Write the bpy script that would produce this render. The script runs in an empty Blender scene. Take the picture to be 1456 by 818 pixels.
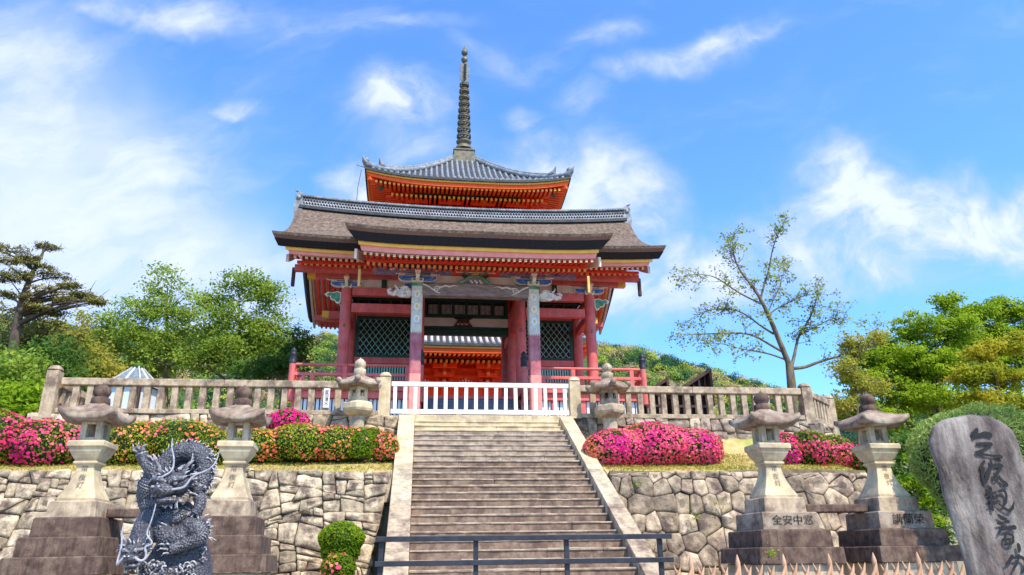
import bpy, math, random
import numpy as np
from mathutils import Vector, Matrix, noise as mnoise
R_ = math.radians
scene = bpy.context.scene
COL = scene.collection

# ------------------------------------------------------------------ camera
FPX = 1062.3
_p, _r, _t = R_(20.39), R_(-0.91), R_(7.42)
def _rz(v):
    return np.array([v[0]*math.cos(_t)+v[1]*math.sin(_t), -v[0]*math.sin(_t)+v[1]*math.cos(_t), v[2]])
_F0 = np.array([0, math.cos(_p), math.sin(_p)]); _U0 = np.array([0, -math.sin(_p), math.cos(_p)]); _R0 = np.array([1., 0, 0])
CF = _rz(_F0)
CR = _rz(math.cos(_r)*_R0+math.sin(_r)*_U0)
CU = _rz(-math.sin(_r)*_R0+math.cos(_r)*_U0)
cam_d = bpy.data.cameras.new('camera'); cam = bpy.data.objects.new('camera', cam_d); COL.objects.link(cam)
cam_d.sensor_width = 36; cam_d.lens = FPX*36/1456; cam_d.clip_start = 0.05; cam_d.clip_end = 3000
cam.matrix_world = Matrix(((CR[0], CU[0], -CF[0], 0), (CR[1], CU[1], -CF[1], 0), (CR[2], CU[2], -CF[2], 0), (0, 0, 0, 1)))
scene.camera = cam
def ray(px, py):
    return CF+CR*(px-728)/FPX+CU*(409-py)/FPX
def at(px, py, y):
    d = ray(px, py); return d*y/d[1]

# ------------------------------------------------------------------ light
SUN = Vector((0.30, -0.52, 0.80)).normalized()
SUN_EL = math.asin(SUN.z); SUN_AZ = math.atan2(SUN.x, SUN.y)
sun_d = bpy.data.lights.new('sun', 'SUN'); sun_d.energy = 3.3; sun_d.angle = R_(0.6); sun_d.color = (1.0, 0.88, 0.69)
sun = bpy.data.objects.new('sun', sun_d); COL.objects.link(sun)
sun.rotation_euler = SUN.to_track_quat('Z', 'Y').to_euler()
scene.view_settings.view_transform = 'Standard'; scene.view_settings.look = 'None'
scene.view_settings.gamma = 1; scene.view_settings.exposure = 1.0; scene.view_settings.use_curve_mapping = False

# ------------------------------------------------------------------ sky
SKY = 0.15
world = bpy.data.worlds.new('World'); scene.world = world; world.use_nodes = True
wn = world.node_tree.nodes; wl = world.node_tree.links; wn.clear()
def wnode(t, **k):
    n = wn.new(t)
    for a, b in k.items(): setattr(n, a, b)
    return n
def wmath(op, a, b=None, c=None):
    n = wnode('ShaderNodeMath', operation=op)
    for i, v in enumerate((a, b, c)):
        if v is None: continue
        if isinstance(v, (int, float)): n.inputs[i].default_value = v
        else: wl.new(v, n.inputs[i])
    return n.outputs[0]
sky = wnode('ShaderNodeTexSky'); sky.sky_type = 'NISHITA'; sky.sun_disc = False
sky.sun_elevation = SUN_EL; sky.sun_rotation = SUN_AZ; sky.air_density = 1.0; sky.dust_density = 0.6; sky.ozone_density = 2.5
tc = wnode('ShaderNodeTexCoord'); sep = wnode('ShaderNodeSeparateXYZ'); wl.new(tc.outputs['Generated'], sep.inputs[0])
yabs = wmath('MAXIMUM', wmath('ABSOLUTE', sep.outputs[1]), 0.12)
cmb = wnode('ShaderNodeCombineXYZ')
wl.new(wmath('DIVIDE', sep.outputs[0], yabs), cmb.inputs[0]); wl.new(wmath('DIVIDE', sep.outputs[2], yabs), cmb.inputs[1])
def wnoise(vec, scale, detail=6, rough=.6, dist=0.0):
    n = wnode('ShaderNodeTexNoise'); n.inputs['Scale'].default_value = scale; n.inputs['Detail'].default_value = detail
    n.inputs['Roughness'].default_value = rough; n.inputs['Distortion'].default_value = dist; wl.new(vec, n.inputs['Vector']); return n
def wmap(vec, loc=(0, 0, 0), rot=0, scale=(1, 1, 1), typ='TEXTURE'):
    n = wnode('ShaderNodeMapping', vector_type=typ); n.inputs[1].default_value = loc; n.inputs[2].default_value = (0, 0, rot); n.inputs[3].default_value = scale
    wl.new(vec, n.inputs[0]); return n.outputs[0]
P0 = cmb.outputs[0]
warp = wnoise(P0, 3.2, 5, .55)
vm = wnode('ShaderNodeVectorMath', operation='MULTIPLY_ADD'); wl.new(warp.outputs['Color'], vm.inputs[0])
vm.inputs[1].default_value = (.20, .20, 0); wl.new(P0, vm.inputs[2])
vs = wnode('ShaderNodeVectorMath', operation='SUBTRACT'); wl.new(vm.outputs[0], vs.inputs[0]); vs.inputs[1].default_value = (.10, .10, 0)
PW = vs.outputs[0]
# fine structure: billows and drawn-out wisps
fb = wnoise(PW, 8.0, 9, .60, .15).outputs['Fac']
fw = wnoise(wmap(PW, rot=R_(25), scale=(.42, .16, 1)), 1.7, 8, .60, .25).outputs['Fac']
# cloud banks: centre (x/y, z/y), half axes, rotation, strength
BANKS = []
def bank(px, py, rx, ry, rot, amp, kind=0):
    d = ray(px, py)/ray(px, py)[1]
    BANKS.append((d[0], d[2], rx/1000., ry/1000., rot, amp, kind))
bank(70, 280, 360, 260, -50, 1.0, 1); bank(250, 380, 300, 150, -30, .95, 1); bank(20, 110, 150, 190, 0, .8, 1); bank(220, 270, 110, 170, -38, .75); bank(300, 330, 120, 60, -40, .6)
bank(400, 400, 260, 90, 0, .7, 1); bank(235, 15, 190, 45, 0, .75)
bank(565, 148, 105, 60, 8, 1.15); bank(690, 75, 90, 30, -30, .55); bank(820, 130, 70, 40, 20, .5); bank(600, 30, 140, 30, 10, .45); bank(860, 40, 110, 30, 20, .5); bank(500, 265, 70, 60, 0, .95); bank(735, 165, 45, 30, 30, .6); bank(600, 200, 120, 60, 0, .45)
bank(860, 290, 120, 140, 0, 1.15); bank(770, 240, 100, 75, 0, 1.0); bank(920, 400, 200, 90, 0, 1.1)
bank(1010, 62, 165, 36, 22, .95); bank(720, 80, 120, 50, 0, .35); bank(870, 95, 60, 30, 0, .4)
bank(1215, 270, 130, 105, -20, 1.1); bank(1330, 325, 270, 95, -8, 1.2); bank(1190, 360, 240, 80, 0, .95); bank(1456, 330, 160, 80, 0, 1.1)
bank(338, 155, 40, 28, -30, .8); bank(1440, 30, 160, 40, 10, .3); bank(440, 30, 200, 60, 0, .4)
tot = None; haze_t = None
for (cx, cz, rx, ry, rot, amp, kind) in BANKS:
    ln = wnode('ShaderNodeVectorMath', operation='LENGTH'); wl.new(wmap(PW, (cx, cz, 0), R_(rot), (rx*1.25, ry*1.25, 1)), ln.inputs[0])
    mr = wnode('ShaderNodeMapRange', interpolation_type='SMOOTHERSTEP'); wl.new(ln.outputs['Value'], mr.inputs[0])
    mr.inputs[1].default_value = 1.25; mr.inputs[2].default_value = 0.0; mr.inputs[3].default_value = 0; mr.inputs[4].default_value = amp
    if kind: haze_t = mr.outputs[0] if haze_t is None else wmath('MAXIMUM', haze_t, mr.outputs[0])
    else: tot = mr.outputs[0] if tot is None else wmath('MAXIMUM', tot, mr.outputs[0])
tex = wmath('ADD', wmath('MULTIPLY', fb, .98), wmath('MULTIPLY', fw, .30))           # ~0.65 mean
dens = wmath('MULTIPLY', tot, wmath('ADD', wmath('MULTIPLY', tex, 2.5), -0.78))
hz = wmath('MULTIPLY', haze_t, wmath('ADD', wmath('MULTIPLY', tex, .70), .50))
veil = wmath('MULTIPLY', wmath('MAXIMUM', wmath('SUBTRACT', fw, .47), 0), 1.1)
mask = wnode('ShaderNodeMapRange', interpolation_type='SMOOTHSTEP'); wl.new(wmath('ADD', wmath('MAXIMUM', dens, hz), veil), mask.inputs[0])
mask.inputs[1].default_value = 0.0; mask.inputs[2].default_value = 1.15; mask.inputs[3].default_value = 0; mask.inputs[4].default_value = .93
low = wnode('ShaderNodeMapRange'); wl.new(sep.outputs[2], low.inputs[0])
low.inputs[1].default_value = -.02; low.inputs[2].default_value = .06; low.inputs[3].default_value = 0; low.inputs[4].default_value = 1
tint = wnode('ShaderNodeMixRGB', blend_type='MULTIPLY'); tint.inputs[0].default_value = 1; wl.new(sky.outputs[0], tint.inputs[1]); tint.inputs[2].default_value = (.58, .92, 1.28, 1)
cc = wnode('ShaderNodeMixRGB'); wl.new(wmath('POWER', mask.outputs[0], 3.0), cc.inputs[0]); cc.inputs[1].default_value = (2.35, 2.75, 4.2, 1)
mixc = wnode('ShaderNodeMixRGB'); wl.new(wmath('MULTIPLY', mask.outputs[0], low.outputs[0]), mixc.inputs[0]); wl.new(tint.outputs[0], mixc.inputs[1])
CLOUD = (3.35, 3.65, 4.35, 1); cc.inputs[2].default_value = CLOUD; wl.new(cc.outputs[0], mixc.inputs[2])
bg = wnode('ShaderNodeBackground'); bg.inputs[1].default_value = SKY; wl.new(mixc.outputs[0], bg.inputs[0])
wo = wnode('ShaderNodeOutputWorld'); wl.new(bg.outputs[0], wo.inputs[0])

# ------------------------------------------------------------------ helpers
ORG = {}
def link(o, parent=None):
    COL.objects.link(o)
    if parent is not None: o.parent = parent
    return o
def tag(o, label=None, cat=None, group=None, kind=None):
    if label: o['label'] = label
    if cat: o['category'] = cat
    if group: o['group'] = group
    if kind: o['kind'] = kind
    return o
def thing(name, label, cat, loc=(0, 0, 0), group=None):
    o = bpy.data.objects.new(name, None); o.empty_display_size = .2; o.location = loc; ORG[o.name] = np.array(loc, float)
    link(o); return tag(o, label, cat, group)
def copy_tree(o, parent=None):
    c = o.copy(); link(c); c.parent = parent
    for ch in [x for x in o.children if x is not c]: copy_tree(ch, c)
    return c

class MB:
    """collects shapes in world coordinates; build() links them as one mesh object"""
    def __init__(s): s.v = []; s.f = []; s.m = []; s.sm = []
    def add(s, vs, fs, mi=0, smooth=False):
        b = len(s.v); s.v += [tuple(map(float, v)) for v in vs]
        for f in fs: s.f.append(tuple(b+i for i in f)); s.m.append(mi); s.sm.append(smooth)
    def box(s, x0, x1, y0, y1, z0, z1, mi=0):
        s.add([(x0, y0, z0), (x1, y0, z0), (x1, y1, z0), (x0, y1, z0), (x0, y0, z1), (x1, y0, z1), (x1, y1, z1), (x0, y1, z1)],
              [(0, 3, 2, 1), (4, 5, 6, 7), (0, 1, 5, 4), (1, 2, 6, 5), (2, 3, 7, 6), (3, 0, 4, 7)], mi)
    def obox(s, c, ax, ay, az, mi=0):
        """box from centre and three half-axis vectors"""
        c, ax, ay, az = map(lambda q: np.array(q, float), (c, ax, ay, az))
        vs = [c+i*ax+j*ay+k*az for k in (-1, 1) for j in (-1, 1) for i in (-1, 1)]
        s.add(vs, [(0, 2, 3, 1), (4, 5, 7, 6), (0, 1, 5, 4), (1, 3, 7, 5), (3, 2, 6, 7), (2, 0, 4, 6)], mi)
    def bar(s, a, b, w, h, mi=0, up=(0, 0, 1)):
        a = np.array(a, float); b = np.array(b, float); d = b-a; L = np.linalg.norm(d); d /= L
        sx = np.cross(d, up); sx /= np.linalg.norm(sx); uz = np.cross(sx, d)
        s.obox((a+b)/2, d*L/2, sx*w/2, uz*h/2, mi)
    def loft(s, rings, mi=0, smooth=True, closed=True, caps=True):
        n = len(rings[0]); vs = [p for r in rings for p in r]; fs = []
        for i in range(len(rings)-1):
            for j in range(n if closed else n-1):
                k = (j+1) % n; fs.append((i*n+j, i*n+k, (i+1)*n+k, (i+1)*n+j))
        s.add(vs, fs, mi, smooth)
        if caps:
            s.add(rings[0], [tuple(range(n-1, -1, -1))], mi, False); s.add(rings[-1], [tuple(range(n))], mi, False)
    def tube(s, pts, rads, n=8, mi=0, caps=True, smooth=True):
        pts = [np.array(p, float) for p in pts]
        if isinstance(rads, (int, float)): rads = [rads]*len(pts)
        rings = []; ref = None
        for i, p in enumerate(pts):
            d = pts[min(i+1, len(pts)-1)]-pts[max(i-1, 0)]; L = np.linalg.norm(d); d = d/L if L > 1e-9 else np.array([0, 0, 1.])
            if ref is None: ref = np.array([1., 0, 0]) if abs(d[0]) < .8 else np.array([0, 1., 0])
            u = ref-d*np.dot(ref, d); u /= (np.linalg.norm(u)+1e-12); ref = u; w = np.cross(d, u)
            rings.append([p+rads[i]*(math.cos(2*math.pi*k/n)*u+math.sin(2*math.pi*k/n)*w) for k in range(n)])
        s.loft(rings, mi, smooth, True, caps)
    def lathe(s, cx, cy, prof, n=16, mi=0, rot=0, smooth=True, caps=True):
        s.loft([[(cx+r*math.cos(rot+2*math.pi*k/n), cy+r*math.sin(rot+2*math.pi*k/n), z) for k in range(n)] for r, z in prof], mi, smooth, True, caps)
    def square(s, cx, cy, prof, mi=0, smooth=False):
        """stack of squares (half width, z)"""
        s.loft([[(cx-h, cy-h, z), (cx+h, cy-h, z), (cx+h, cy+h, z), (cx-h, cy+h, z)] for h, z in prof], mi, smooth)
    def prism(s, poly, y0, y1, mi=0):
        """polygon in x,z extruded from y0 to y1"""
        n = len(poly); vs = [(x, y0, z) for x, z in poly]+[(x, y1, z) for x, z in poly]
        s.add(vs, [tuple(range(n)), tuple(range(2*n-1, n-1, -1))]+[(i, i+n, (i+1) % n+n, (i+1) % n) for i in range(n)], mi)
    def prismx(s, poly, x0, x1, mi=0):
        n = len(poly); vs = [(x0, y, z) for y, z in poly]+[(x1, y, z) for y, z in poly]
        s.add(vs, [tuple(range(n)), tuple(range(2*n-1, n-1, -1))]+[(i, i+n, (i+1) % n+n, (i+1) % n) for i in range(n)], mi)
    def ball(s, c, r, mi=0, n=10, m=6):
        r = (r, r, r) if isinstance(r, (int, float)) else r
        rings = [[(c[0]+r[0]*math.sin(math.pi*i/m)*math.cos(2*math.pi*k/n), c[1]+r[1]*math.sin(math.pi*i/m)*math.sin(2*math.pi*k/n), c[2]-r[2]*math.cos(math.pi*i/m)) for k in range(n)] for i in range(1, m)]
        s.loft(rings, mi, True)
    def grid(s, fn, nu, nv, mi=0, smooth=True, flip=False):
        vs = [fn(i/nu, j/nv) for j in range(nv+1) for i in range(nu+1)]; w = nu+1
        fs = [(j*w+i, j*w+i+1, (j+1)*w+i+1, (j+1)*w+i) for j in range(nv) for i in range(nu)]
        if flip: fs = [f[::-1] for f in fs]
        s.add(vs, fs, mi, smooth)
    def build(s, name, mats, parent=None, bevel=0, org=None, recalc=True):
        mats = mats if isinstance(mats, (list, tuple)) else [mats]
        if parent is not None and org is None: org = ORG.get(parent.name, np.zeros(3))
        o3 = np.zeros(3) if org is None else np.array(org, float)
        me = bpy.data.meshes.new(name)
        me.from_pydata([(v[0]-o3[0], v[1]-o3[1], v[2]-o3[2]) for v in s.v], [], s.f)
        for m in mats: me.materials.append(m)
        me.polygons.foreach_set('material_index', s.m); me.polygons.foreach_set('use_smooth', s.sm)
        if recalc:
            import bmesh
            bm = bmesh.new(); bm.from_mesh(me); bmesh.ops.recalc_face_normals(bm, faces=bm.faces); bm.to_mesh(me); bm.free()
        me.update()
        o = bpy.data.objects.new(name, me); link(o, parent); ORG[o.name] = o3
        if parent is None and org is not None: o.location = org
        if bevel:
            b = o.modifiers.new('bevel', 'BEVEL'); b.width = bevel; b.segments = 2; b.limit_method = 'ANGLE'; b.angle_limit = R_(40)
        return o

def text_shape(body, size, extrude=0.0, spacing=1.0):
    """verts (x, z) and faces of a line of writing, centred"""
    c = bpy.data.curves.new('lettering', 'FONT'); c.body = body; c.size = size; c.align_x = 'CENTER'; c.align_y = 'CENTER'; c.space_line = spacing; c.resolution_u = 3
    o = bpy.data.objects.new('lettering', c); COL.objects.link(o); bpy.context.view_layer.update()
    dg = bpy.context.evaluated_depsgraph_get(); me = bpy.data.meshes.new_from_object(o.evaluated_get(dg))
    vs = [(v.co.x, v.co.y) for v in me.vertices]; fs = [tuple(p.vertices) for p in me.polygons]
    bpy.data.objects.remove(o); bpy.data.curves.remove(c); bpy.data.meshes.remove(me)
    return vs, fs

# ------------------------------------------------------------------ materials
MATS = {}
def mat(name, c1, c2=None, scale=4, rough=.75, bump=.15, bscale=40, dirt=None, dirt_amt=.5, dirt_scale=1.5, island=0., metal=0., streak=0., spec=.3, detail=5, pos=(.35, .65), zs=1.):
    """two-tone mottled surface with optional blotches of dirt, vertical streaks and per-piece variation"""
    if any(k in name for k in ('granite', 'stone', 'step', 'wall_gap', 'stake')):      # the warm brown of old granite
        wm = lambda c: None if c is None else (c[0]*1.0, c[1]*.94, c[2]*.86)
        c2 = c2 or tuple(min(1, x*1.25) for x in c1); c1, c2, dirt = wm(c1), wm(c2), wm(dirt)
    m = bpy.data.materials.new(name); m.use_nodes = True; nt = m.node_tree; N = nt.nodes; L = nt.links
    b = N['Principled BSDF']; b.inputs['Roughness'].default_value = rough; b.inputs['Metallic'].default_value = metal; b.inputs['Specular IOR Level'].default_value = spec
    g = N.new('ShaderNodeNewGeometry'); c2 = c2 or tuple(min(1, x*1.25) for x in c1)
    mp = N.new('ShaderNodeMapping'); mp.inputs[3].default_value = (1, 1, zs); L.new(g.outputs['Position'], mp.inputs[0])
    def noi(sc, det=detail, ro=.6, vec=None):
        n = N.new('ShaderNodeTexNoise'); n.inputs['Scale'].default_value = sc; n.inputs['Detail'].default_value = det; n.inputs['Roughness'].default_value = ro
        L.new(vec or mp.outputs[0], n.inputs['Vector']); return n.outputs['Fac']
    r = N.new('ShaderNodeValToRGB'); e = r.color_ramp.elements; e[0].position, e[1].position = pos; e[0].color = (*c1, 1); e[1].color = (*c2, 1)
    L.new(noi(scale), r.inputs[0]); col = r.outputs[0]
    def mixin(fac, c, typ='MIX'):
        nonlocal col
        mx = N.new('ShaderNodeMixRGB'); mx.blend_type = typ; L.new(col, mx.inputs[1]); mx.inputs[2].default_value = (*c, 1)
        if isinstance(fac, float): mx.inputs[0].default_value = fac
        else: L.new(fac, mx.inputs[0])
        col = mx.outputs[0]
    def rng(src, a, b_, lo, hi):
        q = N.new('ShaderNodeMapRange'); L.new(src, q.inputs[0]); q.inputs[1].default_value = a; q.inputs[2].default_value = b_; q.inputs[3].default_value = lo; q.inputs[4].default_value = hi; return q.outputs[0]
    if dirt: mixin(rng(noi(dirt_scale, 7, .68), .46, .62, 0, dirt_amt), dirt)
    if streak:
        ms = N.new('ShaderNodeMapping'); ms.inputs[3].default_value = (9, 9, .8); L.new(g.outputs['Position'], ms.inputs[0])
        mixin(rng(noi(1.6, 4, .6, ms.outputs[0]), .48, .68, 0, streak), tuple(x*.35 for x in c1))
    if island:
        hv = N.new('ShaderNodeHueSaturation'); L.new(col, hv.inputs['Color']); L.new(rng(g.outputs['Random Per Island'], 0, 1, 1-island, 1+island), hv.inputs['Value']); col = hv.outputs[0]
    L.new(col, b.inputs['Base Color'])
    if bump:
        bp = N.new('ShaderNodeBump'); bp.inputs['Strength'].default_value = bump; bp.inputs['Distance'].default_value = .02
        L.new(noi(bscale, 6, .65), bp.inputs['Height']); L.new(bp.outputs[0], b.inputs['Normal'])
    MATS[name] = m; return m
def leafmat(name, cols, trans=.35, rough=.55):
    m = bpy.data.materials.new(name); m.use_nodes = True; nt = m.node_tree; N = nt.nodes; L = nt.links; N.clear()
    g = N.new('ShaderNodeNewGeometry'); r = N.new('ShaderNodeValToRGB'); els = r.color_ramp.elements
    while len(els) < len(cols): els.new(.5)
    for i, c in enumerate(cols): els[i].position = i/max(1, len(cols)-1); els[i].color = (*c, 1)
    n = N.new('ShaderNodeTexNoise'); n.inputs['Scale'].default_value = .9; n.inputs['Detail'].default_value = 3; L.new(g.outputs['Position'], n.inputs['Vector'])
    mr = N.new('ShaderNodeMapRange'); L.new(n.outputs['Fac'], mr.inputs[0]); mr.inputs[1].default_value = .32; mr.inputs[2].default_value = .68
    ad = N.new('ShaderNodeMath'); ad.operation = 'MULTIPLY_ADD'; L.new(g.outputs['Random Per Island'], ad.inputs[0]); ad.inputs[1].default_value = .55
    ml = N.new('ShaderNodeMath'); ml.operation = 'MULTIPLY'; L.new(mr.outputs[0], ml.inputs[0]); ml.inputs[1].default_value = .45; L.new(ml.outputs[0], ad.inputs[2])
    L.new(ad.outputs[0], r.inputs[0])
    d = N.new('ShaderNodeBsdfPrincipled'); d.inputs['Roughness'].default_value = rough; d.inputs['Specular IOR Level'].default_value = .10; L.new(r.outputs[0], d.inputs['Base Color'])
    t = N.new('ShaderNodeBsdfTranslucent'); L.new(r.outputs[0], t.inputs[0])
    mx = N.new('ShaderNodeMixShader'); mx.inputs[0].default_value = trans; L.new(d.outputs[0], mx.inputs[1]); L.new(t.outputs[0], mx.inputs[2])
    o = N.new('ShaderNodeOutputMaterial'); L.new(mx.outputs[0], o.inputs[0]); MATS[name] = m; return m

GRANITE = mat('granite_light', (.44, .37, .265), (.60, .53, .41), 9, .85, .3, 60, (.20, .17, .14), .7, 2.2, streak=.35)
GRANITE_D = mat('granite_dark', (.070, .043, .037), (.15, .102, .085), 7, .9, .6, 60, (.36, .28, .21), .30, 5.0, streak=.5, detail=11)
GRANITE_M = mat('granite_mid', (.36, .29, .215), (.55, .46, .345), 8, .85, .35, 55, (.12, .085, .075), .8, 2.6, streak=.3, detail=11)
GRANITE_R = mat('granite_lichen', (.14, .097, .08), (.33, .26, .205), 7, .88, .5, 45, (.48, .43, .36), .6, 3.2, detail=10)
GRANITE_Y = mat('granite_cream', (.52, .44, .28), (.66, .58, .42), 6, .8, .3, 60, (.25, .20, .155), .6, 2.0, streak=.2, detail=10)
WALLST = mat('wall_stone', (.33, .275, .20), (.62, .54, .41), 6, .92, 1.0, 26, (.12, .088, .078), .95, 3.4, island=.34, detail=12)
WALLST_R = mat('wall_stone_grey', (.26, .21, .155), (.54, .46, .355), 6, .92, 1.0, 26, (.12, .088, .08), .85, 2.6, island=.32, detail=12)
TAN = mat('tan_end_paint', (.56, .36, .16), (.66, .46, .24), 8, .6, .05)
WALLST_D = mat('wall_stone_dark', (.22, .18, .15), (.46, .40, .32), 5, .92, .9, 22, (.10, .075, .07), .85, 2.3, island=.4, detail=10)
GAP = mat('wall_gap', (.11, .088, .06), (.22, .18, .125), 6, .95, .3)
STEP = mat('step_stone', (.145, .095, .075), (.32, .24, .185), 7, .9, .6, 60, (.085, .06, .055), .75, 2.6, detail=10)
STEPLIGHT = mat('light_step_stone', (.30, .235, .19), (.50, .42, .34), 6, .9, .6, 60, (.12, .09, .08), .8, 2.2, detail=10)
STEPEDGE = mat('worn_step_edge', (.32, .26, .20), (.50, .43, .345), 6, .85, .4, 60, (.16, .12, .10), .8, 4, detail=8)
BLACKMETAL = mat('black_metal', (.018, .02, .028), (.035, .038, .05), 8, .45, .05)
REDPAINT = mat('faded_red_paint', (.60, .090, .078), (.72, .165, .145), 3, .55, .12, 60, (.42, .16, .17), .5, 1.3, streak=.25)
REDDEEP = mat('deep_red_paint', (.74, .050, .026), (.82, .08, .04), 4, .5, .08)
REDPURPLE = mat('weathered_purple_red', (.34, .085, .11), (.52, .15, .16), 3.5, .6, .15, 60, (.5, .3, .3), .4, 2, streak=.3)
PINK = mat('pink_fascia', (.78, .24, .20), (.84, .32, .27), 4, .6, .08)
PINKWHITE = mat('pale_plaster', (.66, .54, .45), (.74, .62, .53), 3, .8, .08, 40, (.5, .38, .32), .5, 2)
YELLOW = mat('ochre_paint', (.80, .40, .045), (.86, .48, .09), 4, .5, .05)
GOLD = mat('gold_paint', (.72, .44, .10), (.80, .55, .20), 10, .4, .05, metal=.15)
CREAM = mat('cream_paint', (.74, .66, .50), (.80, .74, .62), 6, .6, .05)
WHITE = mat('white_paint', (.78, .76, .75), (.84, .83, .82), 5, .5, .05, 40, (.6, .57, .52), .4, 2)
BARK = mat('cypress_bark', (.085, .058, .042), (.255, .19, .14), 9, .95, .6, 55, (.09, .06, .05), .55, 5, detail=9, streak=.2)
BARKEDGE = mat('bark_edge', (.115, .055, .038), (.23, .12, .085), 14, .9, .5, 70, detail=8, zs=8.)
BARKBLACK = mat('bark_black', (.012, .011, .016), (.03, .027, .033), 12, .85, .4, 60, zs=8.)
TILE = mat('roof_tile', (.15, .165, .18), (.33, .345, .36), 6, .5, .15, 40, (.10, .11, .12), .6, 2.5)
TILEPAN = mat('roof_tile_pan', (.025, .03, .035), (.06, .065, .075), 6, .6, .15, 40)
TILELIGHT = mat('roof_tile_light', (.52, .52, .54), (.68, .67, .68), 6, .5, .15, 40, (.3, .22, .2), .6, 3)
VERM = mat('vermilion_paint', (.92, .060, .010), (.95, .10, .018), 3, .5, .06)
VERMO = mat('orange_vermilion', (.95, .085, .010), (.95, .14, .02), 3, .5, .06)
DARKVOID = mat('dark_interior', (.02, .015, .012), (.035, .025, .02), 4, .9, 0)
GREENP = mat('green_paint', (.02, .19, .11), (.05, .33, .19), 8, .55, .1, 40, (.5, .5, .4), .4, 6)
GREENDK = mat('dark_green_wood', (.010, .050, .036), (.02, .085, .06), 6, .6, .12, 40, (.05, .05, .045), .5, 3)
LATTICE = mat('lattice_green', (.20, .50, .40), (.34, .60, .50), 8, .6, .1)
BLUEP = mat('blue_paint', (.015, .09, .42), (.03, .17, .55), 8, .5, .08, 40, (.55, .58, .62), .3, 7)
WHITECARVE = mat('white_carving', (.62, .58, .52), (.80, .77, .72), 14, .7, .3, 60, (.35, .27, .22), .6, 9)
GREYWOOD = mat('grey_purple_wood', (.155, .115, .115), (.27, .215, .205), 5, .85, .3, 30, (.36, .30, .27), .5, 2, zs=4.)
PAINTED = mat('painted_floral', (.56, .55, .43), (.72, .66, .50), 12, .7, .15, 50, (.30, .36, .46), .6, 9)
CARVE = mat('carved_band', (.09, .08, .25), (.26, .22, .38), 14, .7, .9, 30, (.42, .32, .20), .8, 11)
BRONZE = mat('bronze', (.085, .085, .07), (.20, .19, .15), 5, .55, .15, 30, (.05, .06, .06), .5, 3, metal=.35)
SPIRE = mat('spire_bronze', (.10, .085, .055), (.24, .20, .14), 4, .55, .15, 30, (.06, .10, .09), .6, 3, metal=.25)
BLUEGREY = mat('blue_grey_wood', (.10, .11, .14), (.17, .18, .22), 6, .75, .2, zs=6.)
BLUEWHITE = mat('pale_blue_slat', (.62, .70, .76), (.72, .78, .82), 6, .6, .05)
NAVY = mat('navy_gap', (.02, .045, .09), (.03, .06, .12), 6, .8, 0)
DARKWOOD = mat('dark_timber', (.045, .026, .024), (.10, .06, .052), 6, .8, .3, 30, zs=5.)
TRUNK = mat('tree_bark', (.085, .062, .042), (.19, .145, .10), 7, .95, .7, 25, (.26, .25, .16), .45, 3, zs=.5)
TRUNKDK = mat('dark_tree_bark', (.05, .038, .03), (.11, .085, .065), 7, .95, .7, 25, zs=.5)
GROUND = mat('earth', (.20, .165, .12), (.32, .27, .20), 1.2, .95, .4, 12, (.10, .12, .045), .5, .6)
PAVE = mat('paving', (.28, .255, .225), (.40, .37, .33), 2, .9, .3, 30)
STRAWSOIL = mat('dry_turf', (.40, .27, .10), (.56, .42, .19), 6, .95, .5, 30, (.24, .30, .05), .8, 1.2)
INK = mat('black_ink', (.014, .014, .015), (.09, .075, .066), 16, .75, .3, 50, pos=(.60, .85), detail=8)
INKGREY = mat('carved_letter', (.10, .085, .075), (.18, .15, .135), 9, .8, .1)
BAMBOO = mat('peeled_stake', (.40, .235, .145), (.60, .40, .27), 5, .65, .1, 30, zs=.6)
GLASSY = mat('pale_metal_roof', (.12, .16, .20), (.24, .30, .36), 5, .8, .05)
X0 = 1.79                     # axis of the gate
rnd = random.Random(7)
nrng = np.random.default_rng(11)
def lerp(a, b, t): return a+(b-a)*t
def interp(x, pts): return float(np.interp(x, [p[0] for p in pts], [p[1] for p in pts]))

# ------------------------------------------------------------------ ground
SX0, SX1 = -.47, 4.13         # outer sides of the stair
def stair_z(y): return -.15+.5636*(y-13)
def forecourt(y): return interp(y, [(-600, -40), (-60, -8), (0, -1.65), (9, -.75), (700, -.75)])
def hill_h(x, y):
    CREST = ([(-600, 55), (-200, 54), (-82, 45), (-66, 43.7), (-55, 42.8), (-22, 42), (0, 44), (38, 42.0), (45.5, 40.6), (54.6, 36.9), (66.8, 33.2), (77.5, 30.6), (89, 29.5), (120, 28), (200, 27), (600, 22)])
    x, y = x/2.2, y/2.2; crest = interp(x, CREST)
    t = min(1, max(0, (y-62)/88)); t2 = t*t*(3-2*t)
    return 2.2*(4.6+(crest-4.6)*(.35*t+.65*t2)+1.3*mnoise.noise(Vector((x*.06, y*.06, 3)))*t)
def ground_z(x, y):
    low = forecourt(y)
    if y < 15.2: z = low
    elif SX0 < x < SX1 and y < 19.7: return stair_z(y)-.5
    else:
        hi = interp(y, [(15.2, -.75), (16.1, -.75), (16.28, 1.75), (16.4, 1.88), (19.6, 2.80), (19.95, 3.62), (20.1, 3.70), (22, 4.05), (60, 4.6), (136, 10.1)])
        if y > 136: hi = hill_h(x, y)
        side = 0
        if x > 10: side = min(1, (x-10)/1.2)
        if x < -9.3 and y > 19: side = min(1, (-9.3-x)/1.5)
        alt = interp(y, [(15.2, -.75), (17, 0.2), (26, 3.2), (60, 4.6), (136, 10.1)]) if x > 0 else interp(y, [(19, 2.6), (24, 3.0), (60, 4.6), (136, 10.1)])
        if y > 136: alt = hi
        z = lerp(hi, alt, side)
    return z
def axis_lines(spec):
    out = []
    for a, b, n in spec: out += list(np.linspace(a, b, n, endpoint=False))
    out.append(spec[-1][1]); return out
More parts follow.
